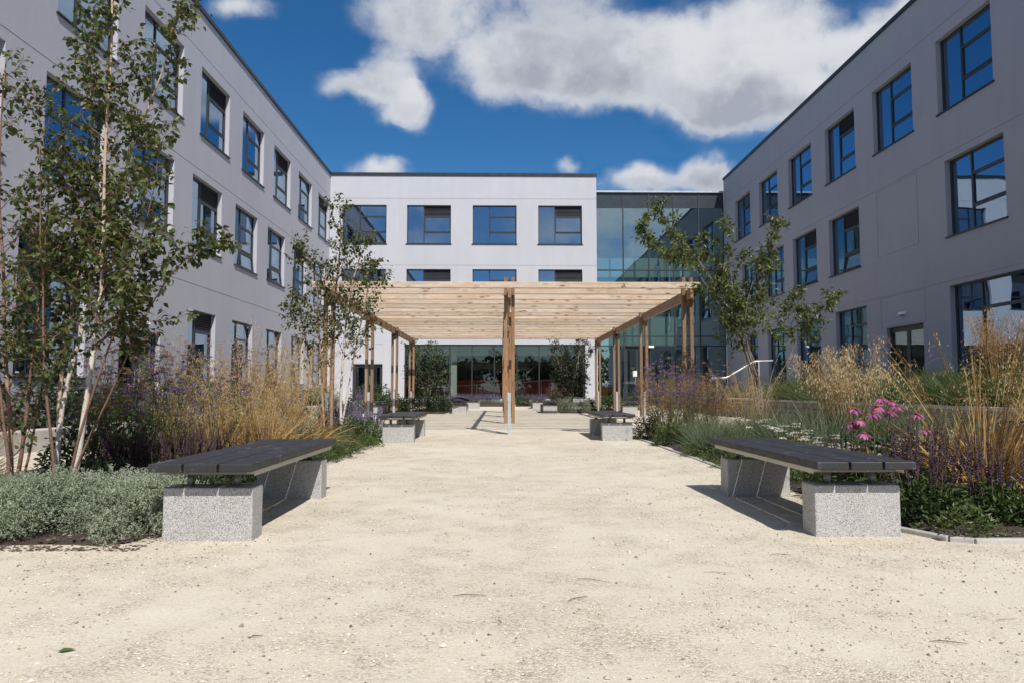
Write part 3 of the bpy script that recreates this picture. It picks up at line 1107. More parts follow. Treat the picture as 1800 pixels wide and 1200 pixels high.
xs = np.concatenate([np.arange(-9.65, -3.5, .25), np.arange(-3.5, 3.6, .05), np.arange(3.75, 13.0, .25), [13.0]])
ys = np.concatenate([np.arange(-6, 1.6, .4), np.arange(1.6, 9, .05), np.arange(9, 16, .15), np.arange(16, 40, .6), [39.9]])
struct(grid_sheet('gravel_path', xs, ys, lambda x, y: gz(x, y) * np.clip((45 - y) / 20, 0, 1), GRAVEL))


def bed(name, pts, m, z=.02, hump=.03):
    """soil bed: outline polygon, filled as a low mound"""
    pts = np.array(pts, float)
    x0, y0 = pts.min(0)
    x1, y1 = pts.max(0)
    nx, ny = max(4, int((x1 - x0) / .12)), max(4, int((y1 - y0) / .15))
    nx, ny = min(nx, 90), min(ny, 120)
    X, Y = np.meshgrid(np.linspace(x0, x1, nx), np.linspace(y0, y1, ny), indexing='ij')
    Z = z + noise2(X, Y, 4, 9) * hump + noise2(X, Y, 15, 10) * hump * .5
    edge = np.minimum.reduce([X - x0, x1 - X, Y - y0, y1 - Y])
    Z = np.where(edge <= 1e-6, -.03, Z * np.clip(edge / .15, .3, 1))
    v = np.stack([X, Y, Z], -1).reshape(-1, 3)
    i, j = np.meshgrid(np.arange(nx - 1), np.arange(ny - 1), indexing='ij')
    a = i * ny + j
    f = np.stack([a, a + ny, a + ny + 1, a + 1], -1).reshape(-1, 4)
    g = Geo()
    g.add(v, f)
    return struct(g.obj(name, m, smooth=True))


bed('soil_bed', [(-5.0, 3.98), (-2.0, 12.4)], SOIL)
bed('soil_bed', [(2.44, 4.02), (6.2, 12.9)], SOIL)
bed('soil_bed', [(-6.2, 25.6), (-1.95, 30.5)], SOIL)
bed('soil_bed', [(2.15, 26.0), (5.0, 31.0)], SOIL)
bed('soil_bed', [(-5.6, 36.6), (0.2, 39.6)], SOIL, z=.16)
bed('soil_bed', [(0.8, 36.8), (4.9, 39.6)], SOIL, z=.16)

# kerbs: pale edging along the right bed and a strip at the left bed
def kerb(pts, w, top, m=KERBM):
    g = Geo()
    pts = [np.array(p, float) for p in pts]
    for a, b in zip(pts[:-1], pts[1:]):
        d = (b - a) / np.linalg.norm(b - a)
        n = np.array([-d[1], d[0]]) * w / 2
        v = [(*(a - n), -.05), (*(b - n), -.05), (*(b + n), -.05), (*(a + n), -.05), (*(a - n), top), (*(b - n), top), (*(b + n), top), (*(a + n), top)]
        g.add(v, np.array([(0, 3, 2, 1), (4, 5, 6, 7), (0, 1, 5, 4), (1, 2, 6, 5), (2, 3, 7, 6), (3, 0, 4, 7)]))
    return struct(g.obj('kerb', m, bevel=.006))


kerb([(2.42, 4.40), (2.56, 4.08), (2.66, 4.02), (9.0, 4.02)], .05, .028)
kerb([(2.42, 6.35), (2.42, 12.9)], .045, .018)
kerb([(-1.97, 6.1), (-1.97, 12.3)], .04, .010)

# ---------------------------------------------------------------- raised planter on the right: coursed stone wall
pw = thing('raised_planter', 'raised planter along the right side with a coursed pale stone block wall and stone coping', 'planter')
PX, PY0, PY1 = 7.4, 5.2, 27.5
n_c, ch = 4, .135
blk = {}
y_rng = np.random.default_rng(5)
Geo().box(PX + .03, PY0, -.05, PX + .20, PY1, .545).obj('mortar_core', CONC, pw)
count = 0
for c in range(n_c):
    y = PY0 - y_rng.random() * .2
    while y < PY1:
        L = float(y_rng.choice([.36, .42, .48]))
        if y + L > PY0:
            k = (L, int(y_rng.integers(3)))
            if k not in blk:
                gq = Geo()
                e = .006 * k[1]
                gq.box(0, .004, .004, .06 + e, L - .008, ch - .008)
                blk[k] = gq.mesh('stone_block', STONE)
            o = link('stone_block', blk[k], pw, loc=(PX - .02 - .005 * float(y_rng.random()), y, .004 + c * ch))
            count += 1
            if count < 60:
                b = o.modifiers.new('bevel', 'BEVEL')
                b.width = .006
        y += L
y = PY0
while y < PY1:
    Geo().box(PX - .035, y + .003, .545, PX + .24, y + .897, .60).obj('coping_stone', CONC, pw, bevel=.008)
    y += .9
# near end of the planter turns to the right
for c in range(n_c):
    x = PX + .06
    while x < 12.8:
        Geo().box(x + .004, PY0 - .03 - .004 * (c % 2), .004 + c * ch, x + .436, PY0 + .03, c * ch + ch - .004).obj('stone_block', STONE, pw)
        x += .44
Geo().box(PX + .06, PY0 - .04, .545, 12.9, PY0 + .2, .60).obj('coping_stone', CONC, pw)
Geo().box(PX + .2, PY0 + .1, .30, 10.4, PY1, .53).obj('soil', SOIL, pw)

# low planter on the left
lp = thing('low_planter', 'low pale concrete planter edge running along the front of the left wing', 'planter')
y = 3.0
while y < 33:
    Geo().box(-6.72, y + .004, -.05, -6.45, y + 1.496, .30).obj('kerb_block', CONC, lp, bevel=.012)
    y += 1.5
Geo().box(-9.5, 3.0, -.05, -6.73, 33, .24).obj('soil', SOIL, lp)

# white ramp handrail in front of the right wing's far end
hr = thing('ramp_handrail', 'white metal handrail sloping up to a level end beyond the cherry-like tree stems', 'handrail')
pts = [(5.95, 20.0, 1.19), (6.35, 20.0, 1.20), (6.45, 20.0, 1.24), (7.10, 20.0, 1.62), (7.20, 20.0, 1.66), (7.70, 20.0, 1.68)]
Geo().tube(pts, .026, 10).obj('rail', RAIL, hr, smooth=True)
for (x, z) in ((6.1, 1.17), (7.3, 1.64)):
    Geo().tube([(x, 20.0, 0), (x, 20.0, z)], .018, 8).obj('rail_post', RAIL, hr)

# ---------------------------------------------------------------- pergola
pg = thing('pergola', 'large timber slatted pergola on paired brown posts over the gravel path', 'pergola')
PROW = [13.9, 18.22, 22.54, 26.86]
PCOL = [-3.35, 0.17, 3.68]
TW = .066
timber = Geo().box(-TW / 2, -.055, 0, TW / 2, .055, 1.0)
for ci, X in enumerate(PCOL):
    tm = Geo().box(-TW / 2, -.055, .21, TW / 2, .055, EYE + 2.20).mesh('post', POSTW)
    for ri, Y in enumerate(PROW):
        for s in (-1, 1):
            link('post', tm, pg, .004, loc=(X + s * .072, Y, 0))
        Geo().box(-.031, -.085, -.1, .031, .075, .80).obj('steel_foot', GALV, pg, bevel=.003, loc=(X - .002, Y, 0))
        # bolts through the foot
        bg = Geo()
        for z in (.34, .62):
            bg.tube([(-.122, 0, z), (.122, 0, z)], .012, 6)
        bg.obj('bolt', STEELLEG, pg, loc=(X, Y, 0))
    # beam between the paired timbers
    Geo().box(-.033, 0, 0, .033, PROW[-1] - PROW[0] + .75, .19).obj('beam', BEAMW, pg, bevel=.004, loc=(X, PROW[0] - .38, EYE + 1.755))
    for ri, Y in enumerate(PROW):
        Geo().box(-.032, -.05, 0, .032, .05, .10).obj('packer', BEAMW, pg, loc=(X, Y, EYE + 1.652))
rm = Geo().box(-3.74, -.05, 0, 3.74, .05, .118).mesh('rafter', PLANK)
ry = np.linspace(13.62, 27.45, 17)
for k, y in enumerate(ry):
    for Y in PROW:
        if abs(y - Y) < .112:
            y = Y + (.115 if y >= Y else -.115)
    r = link('rafter', rm, pg, .004, loc=(.13 + random.uniform(-.02, .02), y, EYE + 1.948))
    r.rotation_euler = (R(random.uniform(-.8, .8)), 0, R(random.uniform(-.08, .08)))
    bg = Geo()
    for X in PCOL:
        bg.box(X - .03, y - .062, EYE + 1.946, X + .03, y - .024, EYE + 1.95)
for (ci, ri) in ((0, 2), (2, 2)):
    t = thing('spotlight', ('small dark spotlight clamped to a left-hand pergola post' if ci == 0 else 'small dark spotlight clamped to a right-hand pergola post'), 'lamp', (PCOL[ci], PROW[ri] - .08, 2.52), group='spotlights on the pergola posts')
    Geo().tube([(0, 0, .02), (0, -.10, -.05)], [.055, .07], 10).obj('lamp_head', DARK, t)
    box('bracket', (-.03, .01, -.03), (.03, .03, .08), DARK, t)

# ---------------------------------------------------------------- benches
L_S, W_S = 2.05, .575


def bench_proto(label):
    t = thing('bench', label, 'bench', (0, 0, 0))
    sw = (W_S - .024) / 3
    sm = Geo().box(-sw / 2, 0, 0, sw / 2, L_S, .047).mesh('slat', SLAT)
    for k in range(3):
        link('slat', sm, t, .006, loc=(-W_S / 2 + sw / 2 + k * (sw + .012), -.12, .402))
    bm = Geo().box(-.255, 0, -.04, .255, .18, .302).mesh('granite_block', GRANITE)
    for y in (0, 1.57):
        b = link('granite_block', bm, t, .009, loc=(0, y, 0))
        for x in (-.135, .135):
            Geo().tube([(x, y + .09, .30), (x, y + .09, .372)], .021, 12).obj('leg', STEELLEG, t, smooth=True)
        Geo().box(-.25, y + .04, .372, .25, y + .14, .385).obj('bearer_plate', STEELLEG, t)
    for x in (-.245, .245):
        Geo().box(x - .02, -.02, .3855, x + .02, 1.83, .4015).obj('rail', CREAM, t)
        s = 1 if x > 0 else -1
        Geo().box(x + s * .021, -.02, .372, x + s * .026, 1.83, .4015).obj('rail', CREAM, t)
    return t


b0 = bench_proto('charcoal slatted bench on granite blocks beside the silver shrubs, near left')
b0.location = (-1.672, 4.14, 0)
spots = [
    (2.10, 4.20, R(0.5), 'charcoal slatted bench on granite blocks before the purple salvia, near right'),
    (-1.66, 11.62, 0, 'dark slatted bench by the left planting just before the pergola'),
    (1.98, 12.10, 0, 'dark slatted bench by the verbena just before the pergola on the right'),
    (-1.50, 25.9, R(-.5), 'dark bench with granite blocks at the far left end of the pergola'),
    (1.83, 26.3, R(.5), 'dark bench with granite blocks at the far right end of the pergola'),
    (-1.28, 33.0, R(-.5), 'farthest bench on the left side, near the ground-floor glazing'),
    (1.72, 32.5, R(.5), 'farthest bench on the right side, near the ground-floor glazing'),
    (-4.35, 24.6, R(2), 'dark bench behind the left pergola posts'),
    (4.55, 25.0, R(-2), 'dark bench behind the right pergola posts by the back shrubs'),
]
for (x, y, a, lab) in spots:
    b = dup(b0, (x, y, 0), a, 1.0, lab)
b0['group'] = 'slatted benches along the path'
for o in list(bpy.data.objects):
    if o.name.startswith('bench') and o.parent is None:
        o['group'] = 'slatted benches along the path'
# something lying on the far left bench: a dark bag or coat
t = thing('dark_coat', 'dark coat lying in a heap on the far left bench', 'coat', (-1.50, 25.95, .458))
g = Geo()
n, mth = 20, 8
vv = []
for i in range(mth + 1):
    ph = i / mth * math.pi / 2
    for j in range(n):
        a = j / n * 2 * math.pi
        rr = (0.27 + .05 * math.sin(3 * a + 1) + .03 * math.sin(5 * a)) * math.cos(ph)
        vv.append((rr * math.cos(a) * 1.15, rr * math.sin(a) * .9, .002 + math.sin(ph) * (.12 + .03 * math.sin(4 * a + i * .7))))
ff = [(i * n + j, i * n + (j + 1) % n, (i + 1) * n + (j + 1) % n, (i + 1) * n + j) for i in range(mth) for j in range(n)]
g.add(vv, np.array(ff))
g.obj('cloth', simple('dark_cloth', (0.02, 0.022, 0.04), .9), t, smooth=True)
# ---------------------------------------------------------------- vegetation kit
# every generator returns a Geo (or several); leaves, blades and petals are small real faces


def unit(v):
    return v / (np.linalg.norm(v, axis=-1, keepdims=True) + 1e-9)


def rdirs(n, r, up=0.0, spread=1.0):
    d = r.normal(size=(n, 3)) * np.array([spread, spread, 1.0])
    d[:, 2] += up
    return unit(d)


def blades(g, base, d, L, W, droop, var, segs=3, mi=0, r=None, taper=True):
    """curved tapering grass blades; base (N,3), d unit directions"""
    r = r or rng
    n = len(base)
    L = np.broadcast_to(L, (n,))
    W = np.broadcast_to(W, (n,))
    droop = np.broadcast_to(droop, (n,))
    side = unit(np.cross(d, r.normal(size=(n, 3)) * np.array([1, 1, .3])))
    rows = []
    for i in range(segs + 1):
        t = i / segs
        p = base + d * (L * t)[:, None]
        p[:, 2] -= droop * L * t * t
        w = W * ((1 - t) ** 0.7 * 0.96 + 0.04 if taper else 1.0) * (0.6 + .4 * min(1, t * 4))
        rows.append(p - side * w[:, None] / 2)
        rows.append(p + side * w[:, None] / 2)
    V = np.stack(rows, 1)          # n, 2(segs+1), 3
    k = V.shape[1]
    b = np.arange(n)[:, None] * k
    F = [np.stack([b[:, 0] + 2 * i, b[:, 0] + 2 * i + 1, b[:, 0] + 2 * i + 3, b[:, 0] + 2 * i + 2], -1) for i in range(segs)]
    vv = np.repeat(np.broadcast_to(var, (n,)), k)
    g.add(V.reshape(-1, 3), F, vv, mi)
    # tips, for hanging seed heads on
    tip = base + d * L[:, None]
    tip[:, 2] -= droop * L
    return tip


def leafs(g, pos, d, nrm, size, var, mi=0, aspect=0.62, fold=0.12, curl=0.12, full=True):
    """ovate pointed leaves: base at pos, along d, face towards nrm"""
    n = len(pos)
    size = np.broadcast_to(size, (n,))[:, None]
    side = unit(np.cross(d, nrm))
    up = unit(np.cross(side, d))
    if full:
        P = [pos,
             pos + d * size * .30 + side * size * aspect * .5 + up * size * fold,
             pos + d * size * .30,
             pos + d * size * .30 - side * size * aspect * .5 + up * size * fold,
             pos + d * size * .66 + side * size * aspect * .33 + up * size * (fold * .7 - curl * .4),
             pos + d * size * .66 - up * size * curl * .4,
             pos + d * size * .66 - side * size * aspect * .33 + up * size * (fold * .7 - curl * .4),
             pos + d * size - up * size * curl]
        V = np.stack(P, 1)
        b = np.arange(n) * 8
        tri = lambda *a: np.stack([b + x for x in a], -1)
        F = [np.concatenate([tri(0, 1, 2), tri(0, 2, 3), tri(4, 7, 5), tri(5, 7, 6)]), np.concatenate([tri(1, 4, 5, 2), tri(2, 5, 6, 3)])]
        k = 8
    else:
        V = np.stack([pos, pos + d * size * .45 + side * size * aspect * .5 + up * size * fold, pos + d * size,
                      pos + d * size * .45 - side * size * aspect * .5 + up * size * fold], 1)
        b = np.arange(n) * 4
        F = [np.stack([b, b + 1, b + 2], -1), np.stack([b, b + 2, b + 3], -1)]
        k = 4
    g.add(V.reshape(-1, 3), F, np.repeat(np.broadcast_to(var, (n,)), k), mi)


def disc_xy(n, R0, r, inner=0.0):
    a = r.random(n) * 2 * math.pi
    q = R0 * np.sqrt(inner + (1 - inner) * r.random(n))
    return np.stack([q * np.cos(a), q * np.sin(a)], -1)


def stems_from(n, R0, H, r, lean=.25, hvar=.2):
    """start points, tips and directions of stems fanning from a crown"""
    xy = disc_xy(n, R0, r)
    base = np.concatenate([xy * .6, np.zeros((n, 1))], 1)
    d = unit(np.concatenate([xy / R0 * lean + r.normal(size=(n, 2)) * lean * .4, np.ones((n, 1))], 1))
    L = H * (1 - hvar * r.random(n))
    return base, d, L


# --- silver cushion shrub: fine dense sprigs over a dome
def silver_mound(seed, Rr=.40, H=.36, n=5600):
    r = np.random.default_rng(seed)
    core, g = Geo(), Geo()
    # tufts: sprigs gather round a few dozen leading shoots, which gives the lumpy top
    nt_ = 70
    tc = rdirs(nt_, r, .45)
    tc[:, 2] = np.abs(tc[:, 2]) * .95
    tc = unit(tc)
    th = .88 + .26 * r.random(nt_)
    k = r.integers(0, nt_, n)
    spread = r.normal(size=(n, 3)) * .15
    d = unit(tc[k] + spread)
    d[:, 2] = np.maximum(d[:, 2], -.05)
    off = np.linalg.norm(spread, axis=1)
    fall = th[k] * (1 - .9 * off ** 2 * 3)
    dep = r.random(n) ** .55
    rad = (np.clip(fall, .6, 1.3) * (.62 + .36 * dep))[:, None] * np.array([Rr, Rr, H])
    base = d * rad
    base[:, 2] = np.maximum(base[:, 2], .01)
    dd = unit(tc[k] * .6 + r.normal(size=(n, 3)) * .35 + np.array([0, 0, .6]))
    L = .028 + .03 * r.random(n)
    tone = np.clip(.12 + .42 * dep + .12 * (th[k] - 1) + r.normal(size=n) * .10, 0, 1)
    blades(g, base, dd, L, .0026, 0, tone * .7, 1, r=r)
    for q in range(8):
        t = .25 + .75 * (q + r.random(n)) / 8
        p = base + dd * (L * t)[:, None]
        ld = unit(dd * .7 + r.normal(size=(n, 3)) * .75)
        blades(g, p, ld, .007 + .006 * r.random(n), .0050, 0, np.clip(tone + .10 * t + r.normal(size=n) * .12, 0, 1), 1, r=r, taper=False)
    m = 140
    dr = rdirs(m, r, .5)
    dr[:, 2] = np.abs(dr[:, 2])
    blades(core, np.zeros((m, 3)), unit(dr), Rr * .7, .008, .15, r.random(m) * .6, 3, r=r)
    return g, core


# --- salvia: leafy base, upright narrow spikes
def salvia(seed, Rr=.27, H=.66, nspk=34, leaves=900, mixv=(.3, 1.0), whorl=.011):
    r = np.random.default_rng(seed)
    lf, st, sp = Geo(), Geo(), Geo()
    n = leaves
    xy = disc_xy(n, Rr, r)
    z = H * .46 * (1 - (np.linalg.norm(xy, axis=1) / Rr) ** 2 * .55) * r.random(n) ** .6
    pos = np.concatenate([xy, z[:, None]], 1)
    d = unit(np.concatenate([xy * 2.2, np.full((n, 1), .22)], 1) + r.normal(size=(n, 3)) * .5)
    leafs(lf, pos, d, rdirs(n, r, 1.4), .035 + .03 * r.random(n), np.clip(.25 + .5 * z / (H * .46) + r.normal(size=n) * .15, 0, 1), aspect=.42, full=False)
    base, d, L = stems_from(nspk, Rr * .9, H, r, .22, .38)
    for i in range(nspk):
        bend = r.normal(size=3) * .03
        ts = np.linspace(0, 1, 4)
        pts = base[i] + d[i] * (L[i] * ts)[:, None] + bend * (ts ** 2)[:, None]
        st.tube(pts, [.0028, .0024, .002, .0014], 3, .4 + .4 * r.random(), cap=False)
        tone = mixv[0] + (mixv[1] - mixv[0]) * r.random()
        a0 = .50 + .12 * r.random()
        m = int(26 * (1 - a0) * L[i] / .3) + 8
        tt = np.linspace(a0, 1, m)
        c = base[i] + d[i] * (L[i] * tt)[:, None] + bend * (tt ** 2)[:, None]
        c = np.repeat(c, 4, 0)
        dd = unit(r.normal(size=(len(c), 3)) * np.array([1, 1, .35]) + np.array([0, 0, .35]))
        w = np.repeat(1.15 - .75 * (tt - a0) / (1 - a0), 4)
        blades(sp, c, dd, whorl * 1.25 * w, whorl * .75 * w, 0, np.clip(tone + r.normal(size=len(c)) * .18, 0, 1), 1, r=r, taper=False)
    return lf, st, sp


# --- generic leafy shrub / herb cushion
def herb(seed, Rr=.3, H=.4, n=1400, size=.035, aspect=.45, twigs=26, full=False, bias=.0, flat=.6):
    r = np.random.default_rng(seed)
    lf, st = Geo(), Geo()
    d = rdirs(n, r, .4)
    d[:, 2] = np.abs(d[:, 2])
    lump = 1 + .16 * np.sin(d[:, 0] * 6 + seed) + .14 * np.sin(d[:, 1] * 8 + seed)
    q = (.35 + .65 * r.random(n) ** .45) * lump
    pos = d * q[:, None] * np.array([Rr, Rr, H])
    dd = unit(d + r.normal(size=(n, 3)) * .7)
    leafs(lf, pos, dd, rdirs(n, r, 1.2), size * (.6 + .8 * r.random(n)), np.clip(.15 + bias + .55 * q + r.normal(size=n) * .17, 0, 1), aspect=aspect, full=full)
    for i in range(twigs):
        k = unit(rdirs(1, r, 1.2))[0]
        k[2] = abs(k[2])
        st.tube([(0, 0, 0), k * np.array([Rr, Rr, H]) * .5 + r.normal(size=3) * .02, k * np.array([Rr, Rr, H]) * .95], [.005, .0035, .0015], 3, r.random(), cap=False)
    return lf, st


# --- grass tussock
def tussock(seed, Rr=.10, H=.6, n=420, W=.006, lean=.6, droop=.45, vlo=.2, vhi=.9, segs=4):
    r = np.random.default_rng(seed)
    g = Geo()
    xy = disc_xy(n, Rr, r)
    base = np.concatenate([xy, np.zeros((n, 1))], 1)
    d = unit(np.concatenate([xy / Rr * lean * .8 + r.normal(size=(n, 2)) * lean * .45, np.ones((n, 1))], 1))
    L = H * (.55 + .5 * r.random(n))
    blades(g, base, d, L, W * (.6 + .8 * r.random(n)), droop * (.3 + 1.1 * r.random(n)), vlo + (vhi - vlo) * r.random(n), segs, r=r)
    return g


# --- golden oat grass: fountain of straw, tall stems with open hanging panicles
def oat(seed, Rr=.14, H=1.5, nst=34, base_n=420, bl=.75, spread=.33, heads=46, headL=.42, hsize=.016, droop=.22, bw=.008, sw=.0032):
    r = np.random.default_rng(seed)
    bl_g = tussock(seed + 1, Rr, bl, base_n, bw, .75, .55, .1, 1.0)
    st, hd = Geo(), Geo()
    base, d, L = stems_from(nst, Rr, H, r, spread, .35)
    for i in range(nst):
        ts = np.linspace(0, 1, 7)
        lean = d[i] * np.array([1, 1, 0])
        pts = base[i] + d[i] * (L[i] * ts)[:, None] + lean * (ts ** 2 * L[i] * .25)[:, None]
        pts[:, 2] -= droop * (ts ** 3) * L[i] * .35
        v = .3 + .55 * r.random()
        st.tube(pts, np.linspace(sw, sw * .35, 7), 3, v, cap=False)
        m = heads
        tt = 1 - headL * r.random(m) ** 1.1
        idx = tt * 6
        k = np.minimum(idx.astype(int), 5)
        fr = (idx - k)[:, None]
        p = pts[k] * (1 - fr) + pts[k + 1] * fr
        dd = unit(r.normal(size=(m, 3)) * np.array([1, 1, .5]) + lean * .8 + np.array([0, 0, .25]))
        LL = (.03 + .11 * r.random(m)) * (.5 + (1 - tt) / headL * .7)
        tip = blades(st, p, dd, LL, .0011, .35, v, 2, r=r, taper=False)
        dn = unit(r.normal(size=(m, 3)) * .35 + np.array([0, 0, -1.0]) + lean * .4)
        leafs(hd, tip, dn, rdirs(m, r), hsize * (.7 + .7 * r.random(m)), np.clip(v + r.normal(size=m) * .2, 0, 1), aspect=.26, full=False, fold=.08)
    return bl_g, st, hd


# --- tall purple verbena
def verbena(seed, Rr=.35, H=1.35, nst=26, flowers=1.0, seeds=0.0):
    r = np.random.default_rng(seed)
    st, fl, lf, br = Geo(), Geo(), Geo(), Geo()
    base, d, L = stems_from(nst, Rr, H, r, .22, .45)
    for i in range(nst):
        bend = r.normal(size=3) * np.array([.08, .08, 0])
        f = lambda t: base[i] + d[i] * L[i] * t + bend * t * t
        pts = np.array([f(t) for t in np.linspace(0, 1, 5)])
        st.tube(pts, [.0035, .003, .0024, .002, .0014], 3, .2 + .5 * r.random(), cap=False)
        ends = [pts[-1]]
        for q in range(int(r.integers(3, 7))):
            t = .55 + .4 * r.random()
            p = f(t)
            k = unit(np.array([r.normal(), r.normal(), 1.6]))
            e = p + k * (.07 + .16 * r.random())
            st.tube([p, (p + e) / 2 + np.array([0, 0, -.006]), e], [.0018, .0015, .001], 3, .4, cap=False)
            ends.append(e)
        for e in ends:
            isf = r.random() < flowers
            m = int(r.integers(16, 34))
            off = r.normal(size=(m, 3)) * np.array([.017, .017, .007])
            tgt = fl if isf else br
            blades(tgt, e + off, rdirs(m, r, 1.2), .010, .009, 0, np.clip(.5 + r.normal(size=m) * .28, 0, 1), 1, r=r, taper=False)
        m = 9
        tt = r.random(m) * .6
        p = np.array([f(t) for t in tt])
        leafs(lf, p, unit(r.normal(size=(m, 3)) * np.array([1, 1, .3]) + np.array([0, 0, .3])), rdirs(m, r, 1), .05 + .03 * r.random(m), .3 + .4 * r.random(m), aspect=.2, full=False)
    return st, fl, lf, br


def plant(name, label, cat, loc, parts, rz=0.0, s=1.0, group=None, stuffed=('foliage', 'leaves', 'blades', 'stems', 'flowers', 'seed_heads', 'flower_spikes', 'twigs', 'sprigs')):
    t = thing(name, label, cat, loc, rz, group)
    t.scale = (s, s, s) if not hasattr(s, '__len__') else s
    for (pn, me) in parts:
        if me is None:
            continue
        o = link(pn, me, t)
        if pn in stuffed:
            o['kind'] = 'stuff'
    return t


# --- trees
class Tree:
    def __init__(s, seed, leaf_size=.05, aspect=.7, bark_var=(1.0, .5, .2), hang=.6, leaf_step=.05, full=True, sub=(9, 6), blen=.45, up=.55, leaf_n=2.0):
        s.r = np.random.default_rng(seed)
        s.wood, s.leaf = Geo(), Geo()
        s.trunks = []
        s.lp, s.ld, s.ln, s.ls, s.lv = [], [], [], [], []
        s.size, s.aspect, s.bv, s.hang, s.step, s.full, s.sub, s.blen, s.up, s.leaf_n = leaf_size, aspect, bark_var, hang, leaf_step, full, sub, blen, up, leaf_n

    def walk(s, p, d, L, n, wob, up):
        pts = [np.array(p, float)]
        d = unit(np.array(d, float))
        for i in range(n):
            d = unit(d + s.r.normal(size=3) * wob + np.array([0, 0, up]))
            pts.append(pts[-1] + d * L / n)
        return np.array(pts)

    def leaves_on(s, pts, t0=.15, dens=1.0):
        seg = np.linalg.norm(np.diff(pts, axis=0), axis=1)
        L = seg.sum()
        m = max(2, int(L / s.step * dens * s.leaf_n))
        t = t0 + (1 - t0) * s.r.random(m)
        cs = np.concatenate([[0], np.cumsum(seg)]) / L
        for q in t:
            k = min(len(seg) - 1, np.searchsorted(cs, q) - 1 if q > 0 else 0)
            f = (q - cs[k]) / max(1e-6, cs[k + 1] - cs[k])
            p = pts[k] * (1 - f) + pts[k + 1] * f
            ax = unit(pts[k + 1] - pts[k])
            o = unit(s.r.normal(size=3))
            d = unit(ax * .5 + o * .9 + np.array([0, 0, -s.hang]))
            stalk = .012 + .012 * s.r.random()
            s.lp.append(p + unit(o + np.array([0, 0, -.3])) * stalk)
            s.ld.append(d)
            s.ln.append(unit(s.r.normal(size=3) * .6 + np.array([0, -.25, .8]) + o * .5))
            s.ls.append(s.size * (.6 + .6 * s.r.random()))
            s.lv.append(np.clip(.38 + s.r.normal() * .22, 0, 1))

    def stem(s, pts, r0, r1, bare=.25, dens=1.0, v=(.9, .55), sides=8, spread=1.0, blen=None, wave=.012, leafy=1.0, side_bias=None):
        """a main stem through given points, with branches above the bare fraction"""
        pts = np.array(pts, float)
        # resample smoothly
        n = 14
        tt = np.linspace(0, 1, len(pts))
        t2 = np.linspace(0, 1, n)
        P = np.stack([np.interp(t2, tt, pts[:, i]) for i in range(3)], -1)
        P[1:-1] += s.r.normal(size=(n - 2, 3)) * wave
        P[1:-1] = (P[:-2] + 2 * P[1:-1] + P[2:]) / 4
        rad = r0 + (r1 - r0) * t2 ** .8
        tr = Geo()
        tr.tube(P, rad, sides, np.linspace(v[0], v[1], n))
        s.trunks.append(tr)
        L = np.linalg.norm(np.diff(P, axis=0), axis=1).sum()
        nb = int(s.sub[0] * L * dens)
        blen = blen or s.blen
        for i in range(nb):
            t = bare + (1 - bare) * (i + s.r.random()) / nb
            k = min(n - 2, int(t * (n - 1)))
            f = t * (n - 1) - k
            p = P[k] * (1 - f) + P[k + 1] * f
            ax = unit(P[k + 1] - P[k])
            a = s.r.random() * 2 * math.pi
            o = np.array([math.cos(a), math.sin(a), 0])
            if side_bias is not None:
                o = unit(o + np.array(side_bias))
            d = unit(ax * s.up + o * spread)
            bl = blen * (.55 + .7 * s.r.random()) * (1.15 - .75 * t)
            rb = max(.002, (r0 + (r1 - r0) * t) * .38)
            B = s.walk(p, d, bl, 5, .14, .07)
            s.wood.tube(B, np.linspace(rb, .0016, 6), 4, v[1] * .55, cap=False)
            s.leaves_on(B, .35, leafy)
            for j in range(s.sub[1]):
                q = .2 + .75 * s.r.random()
                kk = min(4, int(q * 5))
                pp = B[kk] + (B[kk + 1] - B[kk]) * (q * 5 - kk)
                dd = unit(unit(B[kk + 1] - B[kk]) * .7 + s.r.normal(size=3) * .7)
                T = s.walk(pp, dd, bl * (.25 + .35 * s.r.random()), 3, .2, .02)
                s.wood.tube(T, np.linspace(.0018, .0009, 4), 3, v[1] * .4, cap=False)
                s.leaves_on(T, .05, leafy)
        s.leaves_on(P[int(n * .8):], 0, .6 * leafy)

    def build(s, name, label, cat, loc, bark, leafmat, single=0, group=None, cut=None):
        t = thing(name, label, cat, loc, 0, group)
        for tr in s.trunks:
            tr.obj('trunk', bark, t, smooth=True)
        b = s.wood.obj('branches', bark, t)
        b['kind'] = 'stuff'
        lp, ld, ln, ls, lv = map(np.array, (s.lp, s.ld, s.ln, s.ls, s.lv))
        if cut is not None:
            keep = cut(lp)
            lp, ld, ln, ls, lv = lp[keep], ld[keep], ln[keep], ls[keep], lv[keep]
        order = np.arange(len(lp))
        if single:
            dist = np.linalg.norm(lp + np.array(loc) - np.array([0, 0, EYE]), axis=1)
            order = np.argsort(dist / ls)
            pick, order = order[:single], order[single:]
            one = []
            for q in range(5):
                g = Geo()
                leafs(g, np.zeros((1, 3)), np.array([[0, 1.0, 0]]), np.array([[0, 0, 1.0]]), 1.0, .12 + .18 * q, aspect=s.aspect)
                one.append(g.mesh('leaf', leafmat))
            for i in pick:
                y = Vector(ld[i])
                x = y.cross(Vector(ln[i])).normalized()
                z = x.cross(y).normalized()
                M = Matrix(((x.x, y.x, z.x, lp[i][0]), (x.y, y.y, z.y, lp[i][1]), (x.z, y.z, z.z, lp[i][2]), (0, 0, 0, 1)))
                k = float(ls[i])
                link('leaf', one[min(4, int(lv[i] * 5))], t, mat=M @ Matrix.Diagonal((k, k, k, 1)))
        leafs(s.leaf, lp[order], ld[order], ln[order], ls[order], lv[order], aspect=s.aspect, full=s.full)
        c = s.leaf.obj('crown', leafmat, t)
        c['kind'] = 'stuff'
        s.count = len(lp)
        return t


